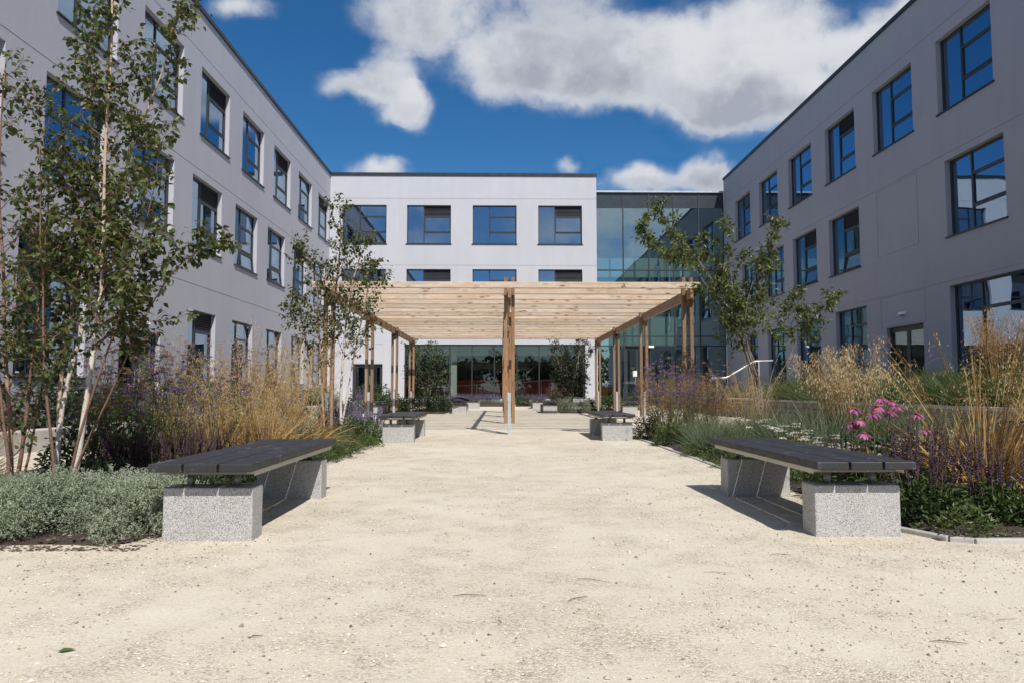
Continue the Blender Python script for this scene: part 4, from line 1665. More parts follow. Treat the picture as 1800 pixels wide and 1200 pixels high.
# ---------------------------------------------------------------- trees in the scene
def W(px, py, Y):
    """helper used while drafting stems: a point at depth Y for a position in the elevation"""
    return ((px - 880) / 1250 * Y, Y, EYE + (684.5 - py) / 1250 * Y)


def stem_pts(L, Y, loc, ys=None):
    out = []
    for i, (px, py) in enumerate(L):
        yy = Y + (ys[i] if ys else 0)
        x, y, z = W(px, py, yy)
        out.append((x - loc[0], y - loc[1], max(z - loc[2], -.05)))
    return out


# near birch, several white stems
bl = (-3.18, 5.35, 0)
T = Tree(11, .050, .74, hang=.75, leaf_step=.048, sub=(12, 6), blen=.66, up=.85, leaf_n=1.55)
T.stem(stem_pts([(140, 885), (155, 764), (166, 665), (178, 516), (181, 430), (183, 250), (180, 100), (178, -20)], 5.35, bl), .026, .006, .32, 1.15, (1.0, .55), blen=.6)
T.stem(stem_pts([(112, 880), (117, 732), (133, 642), (160, 530), (174, 460), (205, 330), (250, 200), (285, 90), (300, -10)], 5.5, bl), .021, .004, .38, 1.0, (1.0, .45), blen=.5)
T.stem(stem_pts([(118, 885), (112, 700), (124, 590), (138, 490), (150, 400), (158, 270), (150, 130), (140, 20)], 5.6, bl), .019, .004, .30, 1.0, (.8, .2), blen=.6)
T.stem(stem_pts([(128, 885), (150, 800), (205, 680), (255, 560), (300, 470), (345, 440), (405, 430)], 5.3, bl), .011, .002, .40, 1.0, (.1, .1), blen=.42)
T.stem(stem_pts([(126, 885), (160, 740), (200, 600), (235, 480), (262, 360), (270, 240)], 5.15, bl), .012, .002, .34, 1.2, (.12, .1), blen=.5)
T.stem(stem_pts([(120, 885), (96, 740), (84, 600), (76, 480), (66, 360), (60, 250)], 5.2, bl), .013, .003, .26, .8, (.15, .1), blen=.4)
T.build('birch_tree', 'multi-stemmed white-barked birch rising from the silver shrubs at the near left', 'tree', bl, BIRCHB, M_BIRCH, single=290, group='birch trees')
NB = T.count

# second birch at the left edge of the frame
b2 = (-3.75, 5.45, 0)
T = Tree(12, .048, .74, hang=.7, leaf_step=.05, sub=(11, 6), blen=.5, up=.9, leaf_n=1.0)
T.stem(stem_pts([(38, 880), (30, 720), (12, 560), (0, 400), (-10, 250), (-5, 100)], 5.45, b2), .020, .004, .15, 1.0, (.5, .2))
T.stem(stem_pts([(44, 880), (64, 700), (74, 560), (82, 430), (80, 300), (60, 200), (45, 150)], 5.4, b2), .016, .003, .2, 1.0, (.3, .15))
T.stem(stem_pts([(34, 880), (24, 760), (8, 660), (-15, 560), (-40, 420)], 5.2, b2), .015, .003, .15, 1.0, (.15, .1))
T.stem(stem_pts([(50, 880), (70, 780), (90, 660), (86, 540), (60, 430), (40, 330)], 5.7, b2), .012, .002, .2, 1.0, (.1, .1))
T.build('birch_tree', 'brown-stemmed birch cut by the left edge of the photo', 'tree', b2, BIRCHB, M_BIRCH, group='birch trees')

# third birch by the pergola's left front corner
b3 = (-2.62, 11.3, 0)
T = Tree(13, .056, .78, hang=.8, leaf_step=.07, sub=(9, 6), blen=.62, up=.9, leaf_n=1.5)
for (L, v, r0) in (([(585, 800), (583, 680), (586, 560), (590, 480), (596, 420), (594, 352)], (.45, .25), .030),
                   ([(604, 800), (600, 690), (604, 600), (612, 520), (632, 440), (640, 425)], (1.0, .5), .026),
                   ([(574, 800), (570, 690), (562, 600), (556, 520), (548, 460), (530, 430)], (.5, .3), .022),
                   ([(600, 800), (612, 690), (628, 600), (640, 540), (652, 480), (655, 465)], (.9, .5), .018),
                   ([(580, 800), (560, 700), (540, 620), (530, 560), (522, 520)], (.4, .25), .016)):
    T.stem(stem_pts(L, 11.3, b3), r0, .004, .32, 1.1, v)
T.build('birch_tree', 'slim birch standing in front of the left front corner of the pergola', 'tree', b3, BIRCHB, M_BIRCH, group='birch trees')

# cherry-like tree on the right
b4 = (4.50, 12.3, 0)
T = Tree(14, .088, .42, hang=.45, leaf_step=.05, sub=(6.5, 8), blen=.55, up=.55, leaf_n=1.4)
for (L, r0, bare, dy) in (
        ([(1338, 760), (1333, 670), (1312, 610), (1296, 540), (1290, 470), (1287, 385)], .040, .45, 0),
        ([(1336, 760), (1322, 660), (1306, 600), (1272, 520), (1240, 460), (1206, 420), (1175, 385), (1155, 350)], .032, .40, .1),
        ([(1340, 760), (1342, 690), (1322, 630), (1310, 570), (1320, 510), (1345, 450), (1368, 405), (1385, 388)], .030, .42, -.2),
        ([(1342, 760), (1344, 700), (1330, 640), (1312, 590), (1300, 530), (1260, 440), (1235, 410)], .022, .50, .3),
        ([(1341, 760), (1332, 660), (1316, 600), (1330, 530), (1350, 480), (1372, 440)], .018, .52, .25),
        ([(1344, 760), (1350, 690), (1385, 640), (1415, 585), (1445, 545), (1482, 512)], .016, .62, -.3),
        ([(1344, 760), (1348, 690), (1365, 640), (1390, 590), (1405, 545), (1415, 515)], .014, .60, -.1),
        ([(1322, 700), (1310, 600), (1258, 520), (1215, 455), (1160, 440), (1130, 375)], .016, .66, .0),
        ([(1326, 700), (1316, 620), (1285, 545), (1262, 500), (1235, 505)], .013, .5, .1)):
    T.stem(stem_pts(L, 12.3, b4, [dy * i / (len(L) - 1) for i in range(len(L))]), r0 * .6, .004, bare * .84, 1.0, (.5, .5), blen=.56)
T.build('cherry_tree', 'open multi-stemmed tree with narrow green leaves at the right end of the pergola', 'tree', b4, GREYB, M_CHERRY)

# trees in front of the ground-floor glazing
b5 = (-2.95, 28.6, 0)
T = Tree(15, .11, .5, hang=.3, leaf_step=.10, sub=(6, 6), blen=.95, up=.4, leaf_n=2.0, full=False)
for k in range(5):
    a = k * 1.26
    T.stem([(0, 0, 0), (.12 * math.cos(a), .12 * math.sin(a), .8), (.45 * math.cos(a), .4 * math.sin(a), 1.8), (.75 * math.cos(a), .6 * math.sin(a), 2.5 + .25 * (k % 2))], .028, .006, .28, 1.0, (.4, .4))
T.build('small_tree', 'small green tree in front of the left half of the ground-floor glazing', 'tree', b5, GREYB, M_GREEN)
b6 = (2.85, 29.0, 0)
T = Tree(16, .10, .6, hang=.5, leaf_step=.10, sub=(6.5, 6), blen=.85, up=.5, leaf_n=2.4, full=False)
for k in range(6):
    a = k * 1.05
    T.stem([(0, 0, 0), (.14 * math.cos(a), .12 * math.sin(a), .8), (.42 * math.cos(a), .4 * math.sin(a), 1.8), (.85 * math.cos(a), .6 * math.sin(a), 2.7 + .25 * (k % 2))], .026, .006, .22, 1.0, (.6, .4))
T.build('small_tree', 'dense dark small tree beside the white pier right of the glazing', 'tree', b6, BIRCHB, M_DGREEN)

# ---------------------------------------------------------------- planting
def mesh_of(g, name, m):
    return g.mesh(name, m)


# silver cushions along the near left
sil = []
for sd_ in (1, 2, 3):
    g, c = silver_mound(sd_)
    sil.append((mesh_of(g, 'sprigs', M_SILVER), mesh_of(c, 'twigs', M_BSTEM)))
mound_spots = [
    (-2.20, 4.42, 1.0, 'silver-green cushion shrub touching the near left bench'),
    (-2.72, 4.38, 1.02, 'silver-green cushion shrub right of the birch trunks at the front of the bed'),
    (-3.22, 4.40, .93, 'silver-green cushion shrub in front of the birch trunks'),
    (-3.70, 4.45, 1.0, 'silver-green cushion shrub at the left edge of the photo'),
    (-2.38, 4.98, .98, 'silver-green cushion shrub behind the front row, nearest the left bench seat'),
    (-2.92, 4.92, .80, 'silver-green cushion shrub in the second row right beside the birch'),
    (-3.50, 4.98, .90, 'silver-green cushion shrub behind the front row, between the two birches'),
    (-4.15, 4.85, 1.05, 'silver-green cushion shrub half out of frame at the left edge'),
    (-2.60, 4.72, 1.0, 'low silver-green cushion filling the gap of the front row'),
    (-3.40, 4.66, .88, 'small silver-green cushion between the front and second rows'),
]
for i, (x, y, s, lab) in enumerate(mound_spots):
    a, b = sil[i % 3]
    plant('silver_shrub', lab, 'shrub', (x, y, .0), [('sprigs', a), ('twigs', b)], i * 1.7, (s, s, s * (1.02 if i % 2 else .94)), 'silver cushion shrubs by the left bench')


def salvia_meshes(seed, leafm=M_DGREEN, spm=M_SPIKE, **k):
    lf, st, sp = salvia(seed, **k)
    return [('leaves', lf.mesh('leaves', leafm)), ('stems', st.mesh('stems', M_BSTEM)), ('flower_spikes', sp.mesh('flower_spikes', spm))]


sal = [salvia_meshes(21, M_GREEN, leaves=1800, nspk=34, H=.68, mixv=(.1, .85)), salvia_meshes(22, M_GREEN, leaves=1800, nspk=28, H=.60, mixv=(.0, .8)), salvia_meshes(23, leaves=700, nspk=36, H=.58, mixv=(.0, .6))]
sal_spots = [
    (2.72, 4.60, 0, 1.0, 'purple salvia with dark green leaves right against the near right bench'),
    (3.18, 4.55, 1, 1.0, 'purple salvia by the kerb between the bench and the golden grass'),
    (2.98, 5.00, 0, 1.06, 'purple salvia behind the front pair beside the near right bench'),
    (3.42, 4.95, 1, 1.0, 'purple salvia growing into the foot of the golden grass'),
    (2.72, 5.35, 1, 1.0, 'purple salvia under the pink coneflowers behind the right bench'),
    (3.20, 5.45, 0, 1.0, 'purple salvia between the pink coneflowers and the stone planter'),
    (3.62, 4.45, 1, .85, 'low salvia at the right edge of the photo'),
    (-2.55, 5.90, 2, 1.0, 'brownish salvia spikes behind the middle of the left bench'),
    (-2.95, 6.15, 2, 1.0, 'dark salvia spikes just right of the birch trunks'),
    (-3.35, 6.40, 2, 1.0, 'dark salvia spikes seen behind the birch trunks'),
    (-2.35, 6.55, 2, 1.0, 'salvia spikes behind the far end of the left bench'),
    (-2.80, 6.80, 2, 1.05, 'salvia spikes in front of the golden grass on the left'),
    (-3.65, 6.95, 2, 1.0, 'salvia spikes at the back of the left bed'),
    (-3.15, 7.15, 2, 1.0, 'salvia spikes below the tall purple verbena on the left'),
]
for i, (x, y, k, s, lab) in enumerate(sal_spots):
    plant('salvia', lab, 'flowering plant', (x, y, 0), sal[k], i * 2.1, s, 'salvia clumps beside the benches')

# golden oat grasses
def oat_meshes(seed, hm=M_PALE, sm=M_GOLD, bm=M_GOLD, **k):
    b, s, h = oat(seed, **k)
    return [('blades', b.mesh('blades', bm)), ('stems', s.mesh('stems', sm)), ('seed_heads', h.mesh('seed_heads', hm))]


oatA = oat_meshes(31, nst=34, heads=54, H=1.85, headL=.48, bl=1.1, base_n=620, bw=.012, sw=.0042, hsize=.023)
oatB = oat_meshes(32, nst=34, heads=44, H=1.3, headL=.4, bl=.95, base_n=620, bw=.010, sw=.0036, hsize=.02)
oatC = oat_meshes(33, M_RUST, nst=60, heads=60, H=.95, headL=.5, bl=.6, hsize=.024, spread=.34, base_n=350, sw=.0036)
oatF = oat_meshes(36, M_RUST, M_GOLD, M_GRASS, nst=46, heads=60, H=1.62, headL=.36, bl=.9, hsize=.03, spread=.13, base_n=400, sw=.0042)
oatE = oat_meshes(35, M_PALE, M_GOLD, M_GRASS, nst=54, heads=64, H=1.35, headL=.42, bl=.85, hsize=.03, spread=.19, base_n=700, bw=.009, sw=.0036, droop=.5)
oatD = oat_meshes(34, M_PALE, nst=15, heads=40, H=1.45, headL=.42, bl=1.0, base_n=700, spread=.36, hsize=.021, bw=.016, sw=.0055)
for (x, y, m, s, lab) in (
        (-2.75, 8.2, oatA, 1.0, 'tall golden oat grass with airy pale heads, behind the left bench'),
        (-3.15, 8.7, oatA, .98, 'tall golden oat grass left of the tallest clump in the left bed'),
        (-2.45, 7.6, oatB, .75, 'short straw-coloured grass just behind the far end of the left bench'),
        (-3.05, 7.7, oatB, .9, 'dense straw-coloured grass below the purple verbena on the left'),
        (-2.60, 9.2, oatA, 1.03, 'tallest golden oat grass, left of the slim birch'),
        (-3.6, 8.2, oatB, .85, 'straw-coloured grass towards the back of the left bed'),
        (-2.95, 9.9, oatB, .95, 'straw-coloured grass at the foot of the slim birch'),
        (-4.3, 5.75, oatB, .8, 'straw-coloured grass behind the stems at the left edge'),
        (3.45, 5.05, oatD, 1.12, 'golden oat grass with long loose stems at the right edge of the photo'),
        (3.80, 5.6, oatD, 1.1, 'golden oat grass behind the one at the right edge'),
        (3.85, 4.6, oatD, .8, 'golden grass partly out of the photo at the right edge'),
        (4.42, 9.0, oatE, 1.34, 'bushy grass with dense pale plumes in front of the raised planter'),
        (3.55, 12.2, oatC, 1.35, 'hazy brown-plumed grass behind the verbena by the right mid bench'),
        (3.0, 12.6, oatC, 1.35, 'hazy brown-plumed grass nearest the right front corner of the pergola'),
        (3.95, 11.2, oatA, .82, 'golden grass with upright heads left of the cherry-like tree')):
    plant('oat_grass', lab, 'grass', (x, y, 0), m, x * 3.3, s, 'ornamental grasses gone to seed')

# tall verbena
def verb_meshes(seed, **k):
    st, fl, lf, br = verbena(seed, **k)
    out = [('stems', st.mesh('stems', M_STEM)), ('flowers', fl.mesh('flowers', M_PURPLE)), ('leaves', lf.mesh('leaves', M_GREEN))]
    if br.v:
        out.append(('seed_heads', br.mesh('seed_heads', M_RUST)))
    return out


vC = verb_meshes(43, flowers=.22, H=1.55, nst=40, Rr=.45)
vA, vB = verb_meshes(41, flowers=.55, H=1.3), verb_meshes(42, flowers=.65, H=1.45, nst=34, Rr=.42)
for (x, y, m, s, lab) in (
        (-3.35, 7.3, vA, 1.0, 'tall purple verbena between the birch and the golden grass'),
        (-3.05, 8.0, vA, 1.0, 'tall purple verbena in among the golden grass on the left'),
        (-3.9, 7.6, vA, 1.05, 'tall purple verbena at the back of the left bed'),
        (-3.6, 6.5, vC, .8, 'dark-stemmed verbena just behind the near birch trunks'),
        (-4.1, 8.8, vC, 1.0, 'dark-stemmed verbena at the back of the left bed behind the golden grass'),
        (-3.5, 10.2, vC, .95, 'dark-stemmed verbena between the golden grass and the slim birch'),
        (2.90, 11.6, vB, 1.0, 'tall purple verbena behind the right mid bench'),
        (3.35, 11.9, vB, .95, 'tall purple verbena between the mid bench and the tree'),
        (2.75, 12.3, vB, 1.0, 'tall purple verbena next to the right front pergola post')):
    plant('verbena', lab, 'flowering plant', (x, y, 0), m, x * 2.1, s, 'tall purple verbena')

# blue-green and green grasses
tuA = [('blades', tussock(51, .12, .75, 520, .006, .55, .45).mesh('blades', M_BGRASS))]
tuB = [('blades', tussock(52, .14, .62, 620, .007, .6, .5).mesh('blades', M_GRASS))]
tuC = [('blades', tussock(53, .10, .45, 420, .005, .5, .4, .5, 1.0).mesh('blades', M_BGRASS))]
for (x, y, m, s, lab) in (
        (2.72, 9.3, tuA, 1.0, 'blue-green arching grass beside the path on the right'),
        (3.05, 10.0, tuA, 1.05, 'blue-green arching grass below the verbena on the right'),
        (2.85, 8.4, tuA, .85, 'blue-green grass right of the path, nearest the near bench'),
        (3.45, 8.9, tuB, 1.05, 'fresh green grass clump in the middle of the right bed'),
        (3.70, 8.1, tuA, 1.15, 'green reedy grass in front of the rust-plumed grasses'),
        (4.0, 7.7, tuB, 1.1, 'green grass clump behind the pink coneflowers'),
        (-2.38, 10.4, tuB, .95, 'green grass by the path below the slim birch'),
        (-2.25, 9.6, tuC, 1.0, 'pale fine grass by the path on the left'),
        (-2.5, 11.0, tuA, .7, 'blue-green grass next to the left mid bench'),
        (4.3, 10.3, tuB, 1.1, 'green grass clump at the foot of the cherry-like tree'),
        (3.5, 10.8, tuA, 1.0, 'blue-green grass behind the verbena on the right'),
        (3.66, 10.1, tuA, 1.25, 'tall reedy grass in front of the stems of the cherry-like tree'),
        (3.42, 9.5, tuB, 1.15, 'green grass just left of the cherry-like tree stems'),
        (4.15, 10.8, tuA, 1.2, 'reedy grass right of the cherry-like tree stems'),
        (3.6, 8.7, tuA, 1.35, 'tall reedy grass just left of the pale-plumed grass'),
        (3.95, 8.5, tuA, 1.45, 'tallest reedy green grass, right in front of the pale-plumed grass'),
        (3.2, 8.0, tuB, 1.25, 'fresh green grass above the bench seat, left of the yarrow'),
        (3.0, 9.0, tuB, 1.1, 'fresh green grass next to the blue-green grass on the right'),
        (4.9, 9.4, tuA, 1.5, 'tall reedy green grass right of the pale-plumed grass'),
        (4.6, 8.2, tuB, 1.35, 'fresh green grass in front of the pale-plumed grass'),
        (5.6, 9.0, tuA, 1.5, 'tallest reedy grass touching the stone planter wall'),
        (-2.75, 8.8, tuB, 1.0, 'green grass in among the golden grass on the left'),
        (-3.2, 9.2, tuA, 1.1, 'reedy grass between the golden grass and the slim birch'),
        (4.6, 7.6, tuA, 1.3, 'tall green grass between the coneflowers and the stone planter'),
        (5.2, 8.2, tuB, 1.35, 'wide green grass clump against the stone planter'),
        (5.3, 9.8, tuA, 1.35, 'tall reedy grass close to the middle of the stone planter'),
        (5.0, 11.2, tuB, 1.4, 'wide green grass clump behind the cherry-like tree'),
        (3.0, 10.9, tuA, 1.1, 'blue-green grass just in front of the verbena'),
        (-3.7, 9.4, tuA, 1.2, 'reedy green grass behind the golden grass on the left'),
        (-4.1, 8.4, tuB, 1.3, 'green grass clump at the back of the left bed'),
        (-4.0, 10.6, tuA, 1.25, 'reedy green grass left of the slim birch'),
        (-3.3, 11.2, tuB, 1.3, 'green grass clump just left of the slim birch stems'),
        (4.8, 8.6, tuB, 1.2, 'green grass clump close to the stone planter wall')):
    plant('grass_clump', lab, 'grass', (x, y, 0), m, x * 1.3, s, 'green grass clumps in the beds')

# grey-leaved and green herbs
def herb_meshes(seed, m, sm=M_BSTEM, **k):
    lf, st = herb(seed, **k)
    return [('foliage', lf.mesh('foliage', m)), ('twigs', st.mesh('twigs', sm))]


hS = herb_meshes(61, M_SILVER, Rr=.34, H=.5, n=2600, size=.04, aspect=.2)
hG = herb_meshes(62, M_GREEN, Rr=.32, H=.38, n=1700, size=.045)
hD = herb_meshes(63, M_DGREEN, Rr=.40, H=.5, n=2200, size=.045)
hL = herb_meshes(64, M_GREEN, Rr=.22, H=.14, n=700, size=.03, aspect=.4, bias=.25, twigs=6)
hO = herb_meshes(65, M_GOLD, Rr=.26, H=.34, n=1500, size=.03, aspect=.2)
lavm = salvia_meshes(66, M_SILVER, M_LAV, nspk=70, H=.62, Rr=.34, leaves=900, mixv=(.2, .9), whorl=.012)
for (x, y, z, m, s, name, lab) in (
        (-4.2, 7.5, 0, hD, 1.25, 'leafy_shrub', 'dark leafy shrub behind the birch trunks at the back of the left bed'),
        (-4.35, 9.2, 0, hG, 1.5, 'leafy_shrub', 'green leafy shrub behind the tall golden grass on the left'),
        (-4.4, 11.6, 0, hD, 1.5, 'leafy_shrub', 'dark leafy shrub left of the pergola corner'),
        (-3.7, 12.6, 0, hG, 1.4, 'leafy_shrub', 'green leafy shrub at the foot of the left front pergola posts'),
        (-2.55, 9.0, 0, hS, 1.0, 'grey_leaved_shrub', 'grey-leaved shrub behind the far end of the left bench'),
        (-2.75, 9.7, 0, hS, .95, 'grey_leaved_shrub', 'grey-leaved shrub left of the green grass by the left path edge'),
        (-2.25, 11.3, 0, hG, 1.1, 'leafy_shrub', 'low green shrub against the left mid bench'),
        (-2.55, 11.9, 0, lavm, 1.15, 'russian_sage', 'hazy lavender-coloured flowers left of the left mid bench'),
        (-2.2, 12.15, 0, lavm, 1.0, 'russian_sage', 'lavender-coloured flower spikes just behind the left mid bench'),
        (-2.9, 12.3, 0, lavm, 1.2, 'russian_sage', 'lavender-coloured flowers around the left front pergola posts'),
        (2.62, 11.0, 0, hG, .9, 'leafy_shrub', 'low green shrub against the right mid bench'),
        (2.62, 12.5, 0, hD, .8, 'leafy_shrub', 'dark green shrub behind the right mid bench'),
        (3.2, 7.6, 0, hO, 1.0, 'bronze_shrub', 'low bronze-green shrub behind the far end of the right bench'),
        (3.55, 7.1, 0, hO, .95, 'bronze_shrub', 'low bronze-green shrub left of the pink coneflowers'),
        (4.05, 6.6, 0, hS, .9, 'grey_leaved_shrub', 'grey-leaved shrub behind the pink coneflowers'),
        (3.9, 4.75, 0, hD, .9, 'leafy_shrub', 'dark leafy shrub in the shade at the right edge'),
        (3.35, 4.30, 0, hD, .5, 'leafy_shrub', 'small dark leafy plant by the right kerb'),
        (-2.35, 5.45, 0, hD, .62, 'leafy_shrub', 'dark green shrub seen under the seat of the left bench'),
        (2.75, 5.75, 0, hG, .8, 'leafy_shrub', 'green shrub seen under the seat of the right bench'),
        (-3.1, 5.55, 0, hD, .55, 'leafy_shrub', 'dark shrub at the foot of the near birch'),
        (-3.0, 27.0, 0, hD, 1.5, 'box_shrub', 'dark clipped shrub beside the far left bench'),
        (-2.3, 26.9, 0, hD, 1.2, 'box_shrub', 'dark rounded shrub next to the far left bench block'),
        (-3.9, 27.6, 0, hG, 1.6, 'leafy_shrub', 'green shrub behind the left rear pergola post'),
        (-2.4, 27.9, 0, hG, 1.7, 'leafy_shrub', 'green shrub below the small tree in front of the glazing'),
        (2.45, 26.6, 0, hS, 1.1, 'grey_leaved_shrub', 'silver-grey shrub right of the far right bench'),
        (3.05, 26.9, 0, hS, 1.1, 'grey_leaved_shrub', 'silver-grey shrub left of the right rear pergola post'),
        (3.5, 27.6, 0, hG, 1.4, 'leafy_shrub', 'green shrub behind the right rear pergola post'),
        (2.3, 28.2, 0, hD, 1.5, 'leafy_shrub', 'dark shrub at the foot of the dense tree before the glazing'),
        (4.5, 29.2, 0, hG, 1.7, 'leafy_shrub', 'green shrub in front of the entrance hall')):
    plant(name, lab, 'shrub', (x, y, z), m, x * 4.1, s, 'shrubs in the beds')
# drift of lavender in front of the ground-floor glazing
lavlab = ['at its left end', 'second from the left', 'third from the left', 'fourth from the left', 'behind the middle post', 'right of the middle post', 'at its right end']
for i, x in enumerate((-2.6, -2.0, -1.4, -.85, -.3, 1.3, 2.0)):
    plant('lavender', 'lavender drift clump at the foot of the ground-floor glazing, ' + lavlab[i], 'flowering plant', (x, 37.3, .12), lavm, i, (1.6, 1.4, .95), 'lavender in front of the glazing')
plant('red_leaved_grass', 'reddish feathery plant behind the farthest right bench', 'grass', (2.45, 31.5, 0), oat_meshes(71, M_REDLEAF, M_REDLEAF, M_REDLEAF, nst=40, heads=40, H=1.1, headL=.6, bl=.6, base_n=250), 0, 1.15)
for (x, y, s, lab) in ((.9, 37.2, 1.2, 'low green clump right of the pergola middle post, at the glazing'), (1.3, 37.1, 1.0, 'low green clump behind the farthest right bench'), (.45, 37.1, 1.0, 'low green clump just behind the middle pergola post')):
    plant('leafy_shrub', lab, 'shrub', (x, y, .1), hG, x, s, 'shrubs in the beds')
# weeds along the bed edges
k = 0
wl = []
r_ = np.random.default_rng(77)
for (x, y) in [(2.55, 6.9), (2.60, 7.4), (2.58, 7.9), (2.62, 8.6), (2.55, 9.2), (-2.12, 8.6), (-2.1, 9.1), (-2.08, 9.7), (-2.12, 10.3), (-2.05, 10.9), (2.60, 6.4), (2.75, 4.25)]:
    plant('weed', 'small bright green weed on the ' + ('right' if x > 0 else 'left') + ' bed edge, ' + ['one', 'two', 'three', 'four', 'five', 'six', 'seven', 'eight', 'nine', 'ten', 'eleven', 'twelve'][k] + ' clump beside the path', 'weed', (x, y, 0), hL, x * y, .9 + .3 * r_.random(), 'weeds along the bed edges')
    k += 1

# white yarrow: flat white clusters
def yarrow(seed, n=22, H=.48, Rr=.26):
    r = np.random.default_rng(seed)
    st, fl, lf = Geo(), Geo(), Geo()
    base, d, L = stems_from(n, Rr, H, r, .45, .5)
    for i in range(n):
        e = base[i] + d[i] * L[i]
        st.tube([base[i], (base[i] + e) / 2, e], [.003, .0025, .002], 3, .5, cap=False)
        m = 46
        xy = disc_xy(m, .035 + .022 * r.random(), r)
        p = e + np.concatenate([xy, (-(xy ** 2).sum(1) * 3)[:, None] + r.normal(size=(m, 1)) * .003], 1)
        leafs(fl, p, rdirs(m, r, .0) * np.array([1, 1, .2]), rdirs(m, r, 3.0), .014, np.clip(.6 + r.normal(size=m) * .25, 0, 1), aspect=.9, full=False, fold=.02)
    m = 500
    xy = disc_xy(m, Rr, r)
    p = np.concatenate([xy, (H * .5 * r.random(m))[:, None]], 1)
    leafs(lf, p, rdirs(m, r, .4), rdirs(m, r, 1.0), .05, .3 + .5 * r.random(m), aspect=.22, full=False)
    return [('stems', st.mesh('stems', M_STEM)), ('flowers', fl.mesh('flowers', M_WHITEF)), ('leaves', lf.mesh('leaves', M_GREEN))]


yA, yB = yarrow(81), yarrow(82, 26, .42)
for (x, y, m, s, lab) in ((3.05, 7.0, yA, 1.1, 'white yarrow behind the middle of the right bench'), (3.35, 6.45, yB, 1.0, 'white yarrow nearest the pink coneflowers'),
                          (2.95, 6.3, yB, .95, 'low white yarrow right behind the near right bench seat'), (3.1, 8.1, yA, 1.25, 'tallest white yarrow, by the fresh green grass'),
                          (3.75, 6.3, yA, 1.1, 'white yarrow between the coneflowers and the grey-leaved shrub')):
    plant('yarrow', lab, 'flowering plant', (x, y, 0), m, x * 5, s, 'white yarrow clumps')

# pink coneflowers, each flower with petals
pet = Geo()
seg = 4
vv, ff = [], []
for i in range(seg + 1):
    t = i / seg
    w = .0062 * (0.55 + .9 * math.sin(math.pi * min(1, t * .85 + .1))) * (1 if t < 1 else .55)
    x = .010 + .036 * t
    z = .001 - .022 * t * t
    vv += [(x, -w, z - .001), (x, 0, z + .0015), (x, w, z - .001)]
for i in range(seg):
    a = i * 3
    ff += [(a, a + 3, a + 4, a + 1), (a + 1, a + 4, a + 5, a + 2)]
petm = []
for q in range(3):
    pg_ = Geo()
    pg_.add(vv, np.array(ff), .25 + .25 * q)
    petm.append(pg_.mesh('petal', M_PINK))
cg = Geo()
r = np.random.default_rng(9)
for i in range(5):
    ph = i / 4 * math.pi / 2
cg.tube([(0, 0, -.003), (0, 0, .004), (0, 0, .011), (0, 0, .015)], [.011, .015, .011, .003], 10, [.1, .3, .6, .8])
m = 70
dd = rdirs(m, r, .8)
dd[:, 2] = np.abs(dd[:, 2])
blades(cg, dd * np.array([.012, .012, .012]), unit(dd), .006, .0022, 0, .3 + .7 * r.random(m), 1, r=r)
conem = cg.mesh('cone', M_CONE)


def coneflower(x, y, stems, lab):
    """stems: list of (top x, top y, top z) offsets"""
    t = thing('coneflower', lab, 'flowering plant', (x, y, 0), 0, 'pink coneflowers behind the right bench')
    st, lf = Geo(), Geo()
    for (dx, dy, h, tilt, ta) in stems:
        p0 = np.array([dx * .2, dy * .2, 0])
        p1 = np.array([dx, dy, h])
        st.tube([p0, p0 * .5 + p1 * .5 + r.normal(size=3) * .012, p1], [.005, .0042, .0032], 5, .35, cap=False)
        n = 7
        tt = .15 + .65 * r.random(n)
        p = p0 + (p1 - p0) * tt[:, None]
        leafs(lf, p, unit(r.normal(size=(n, 3)) * np.array([1, 1, .3]) + np.array([0, 0, .15])), rdirs(n, r, 1.5), .085 + .04 * r.random(n), .2 + .5 * r.random(n), aspect=.32)
        f = link('flower_head', conem, t)
        f.location = (dx, dy, h)
        f.scale = (1.2, 1.2, 1.2)
        f.rotation_euler = (R(tilt) * math.cos(ta), R(tilt) * math.sin(ta), r.random() * 6)
        npet = int(r.integers(12, 15))
        for k in range(npet):
            pp = link('petal', petm[int(r.integers(3))], f)
            pp.rotation_euler = (R(r.normal() * 8), R(r.normal() * 9 + 8), k * 2 * math.pi / npet + r.normal() * .06)
    a = st.obj('stems', M_STEM, t)
    b = lf.obj('leaves', M_GREEN, t)
    a['kind'] = b['kind'] = 'stuff'


def cf(px, py, Y, x, y):
    X, _, Z = W(px, py, Y)
    return (X - x, Y - y, Z, float(r.normal() * 12), float(r.random() * 6))


coneflower(2.80, 5.35, [cf(1552, 700, 5.35, 2.8, 5.35), cf(1545, 714, 5.25, 2.8, 5.35), cf(1572, 706, 5.5, 2.8, 5.35), cf(1568, 724, 5.35, 2.8, 5.35), cf(1580, 714, 5.45, 2.8, 5.35)], 'pink coneflower with the tallest cluster of blooms behind the right bench')
coneflower(2.62, 5.30, [cf(1503, 719, 5.3, 2.62, 5.3), cf(1513, 738, 5.2, 2.62, 5.3), cf(1498, 745, 5.25, 2.62, 5.3)], 'pink coneflower with three blooms, farthest left of the group')
coneflower(2.68, 5.10, [cf(1520, 762, 5.05, 2.68, 5.1), cf(1538, 727, 5.2, 2.68, 5.1)], 'pink coneflower with a low bloom just above the bench seat')
coneflower(3.05, 5.3, [cf(1615, 728, 5.3, 3.05, 5.3), cf(1630, 756, 5.2, 3.05, 5.3)], 'pink coneflower on its own right of the cluster, among the salvia spikes')

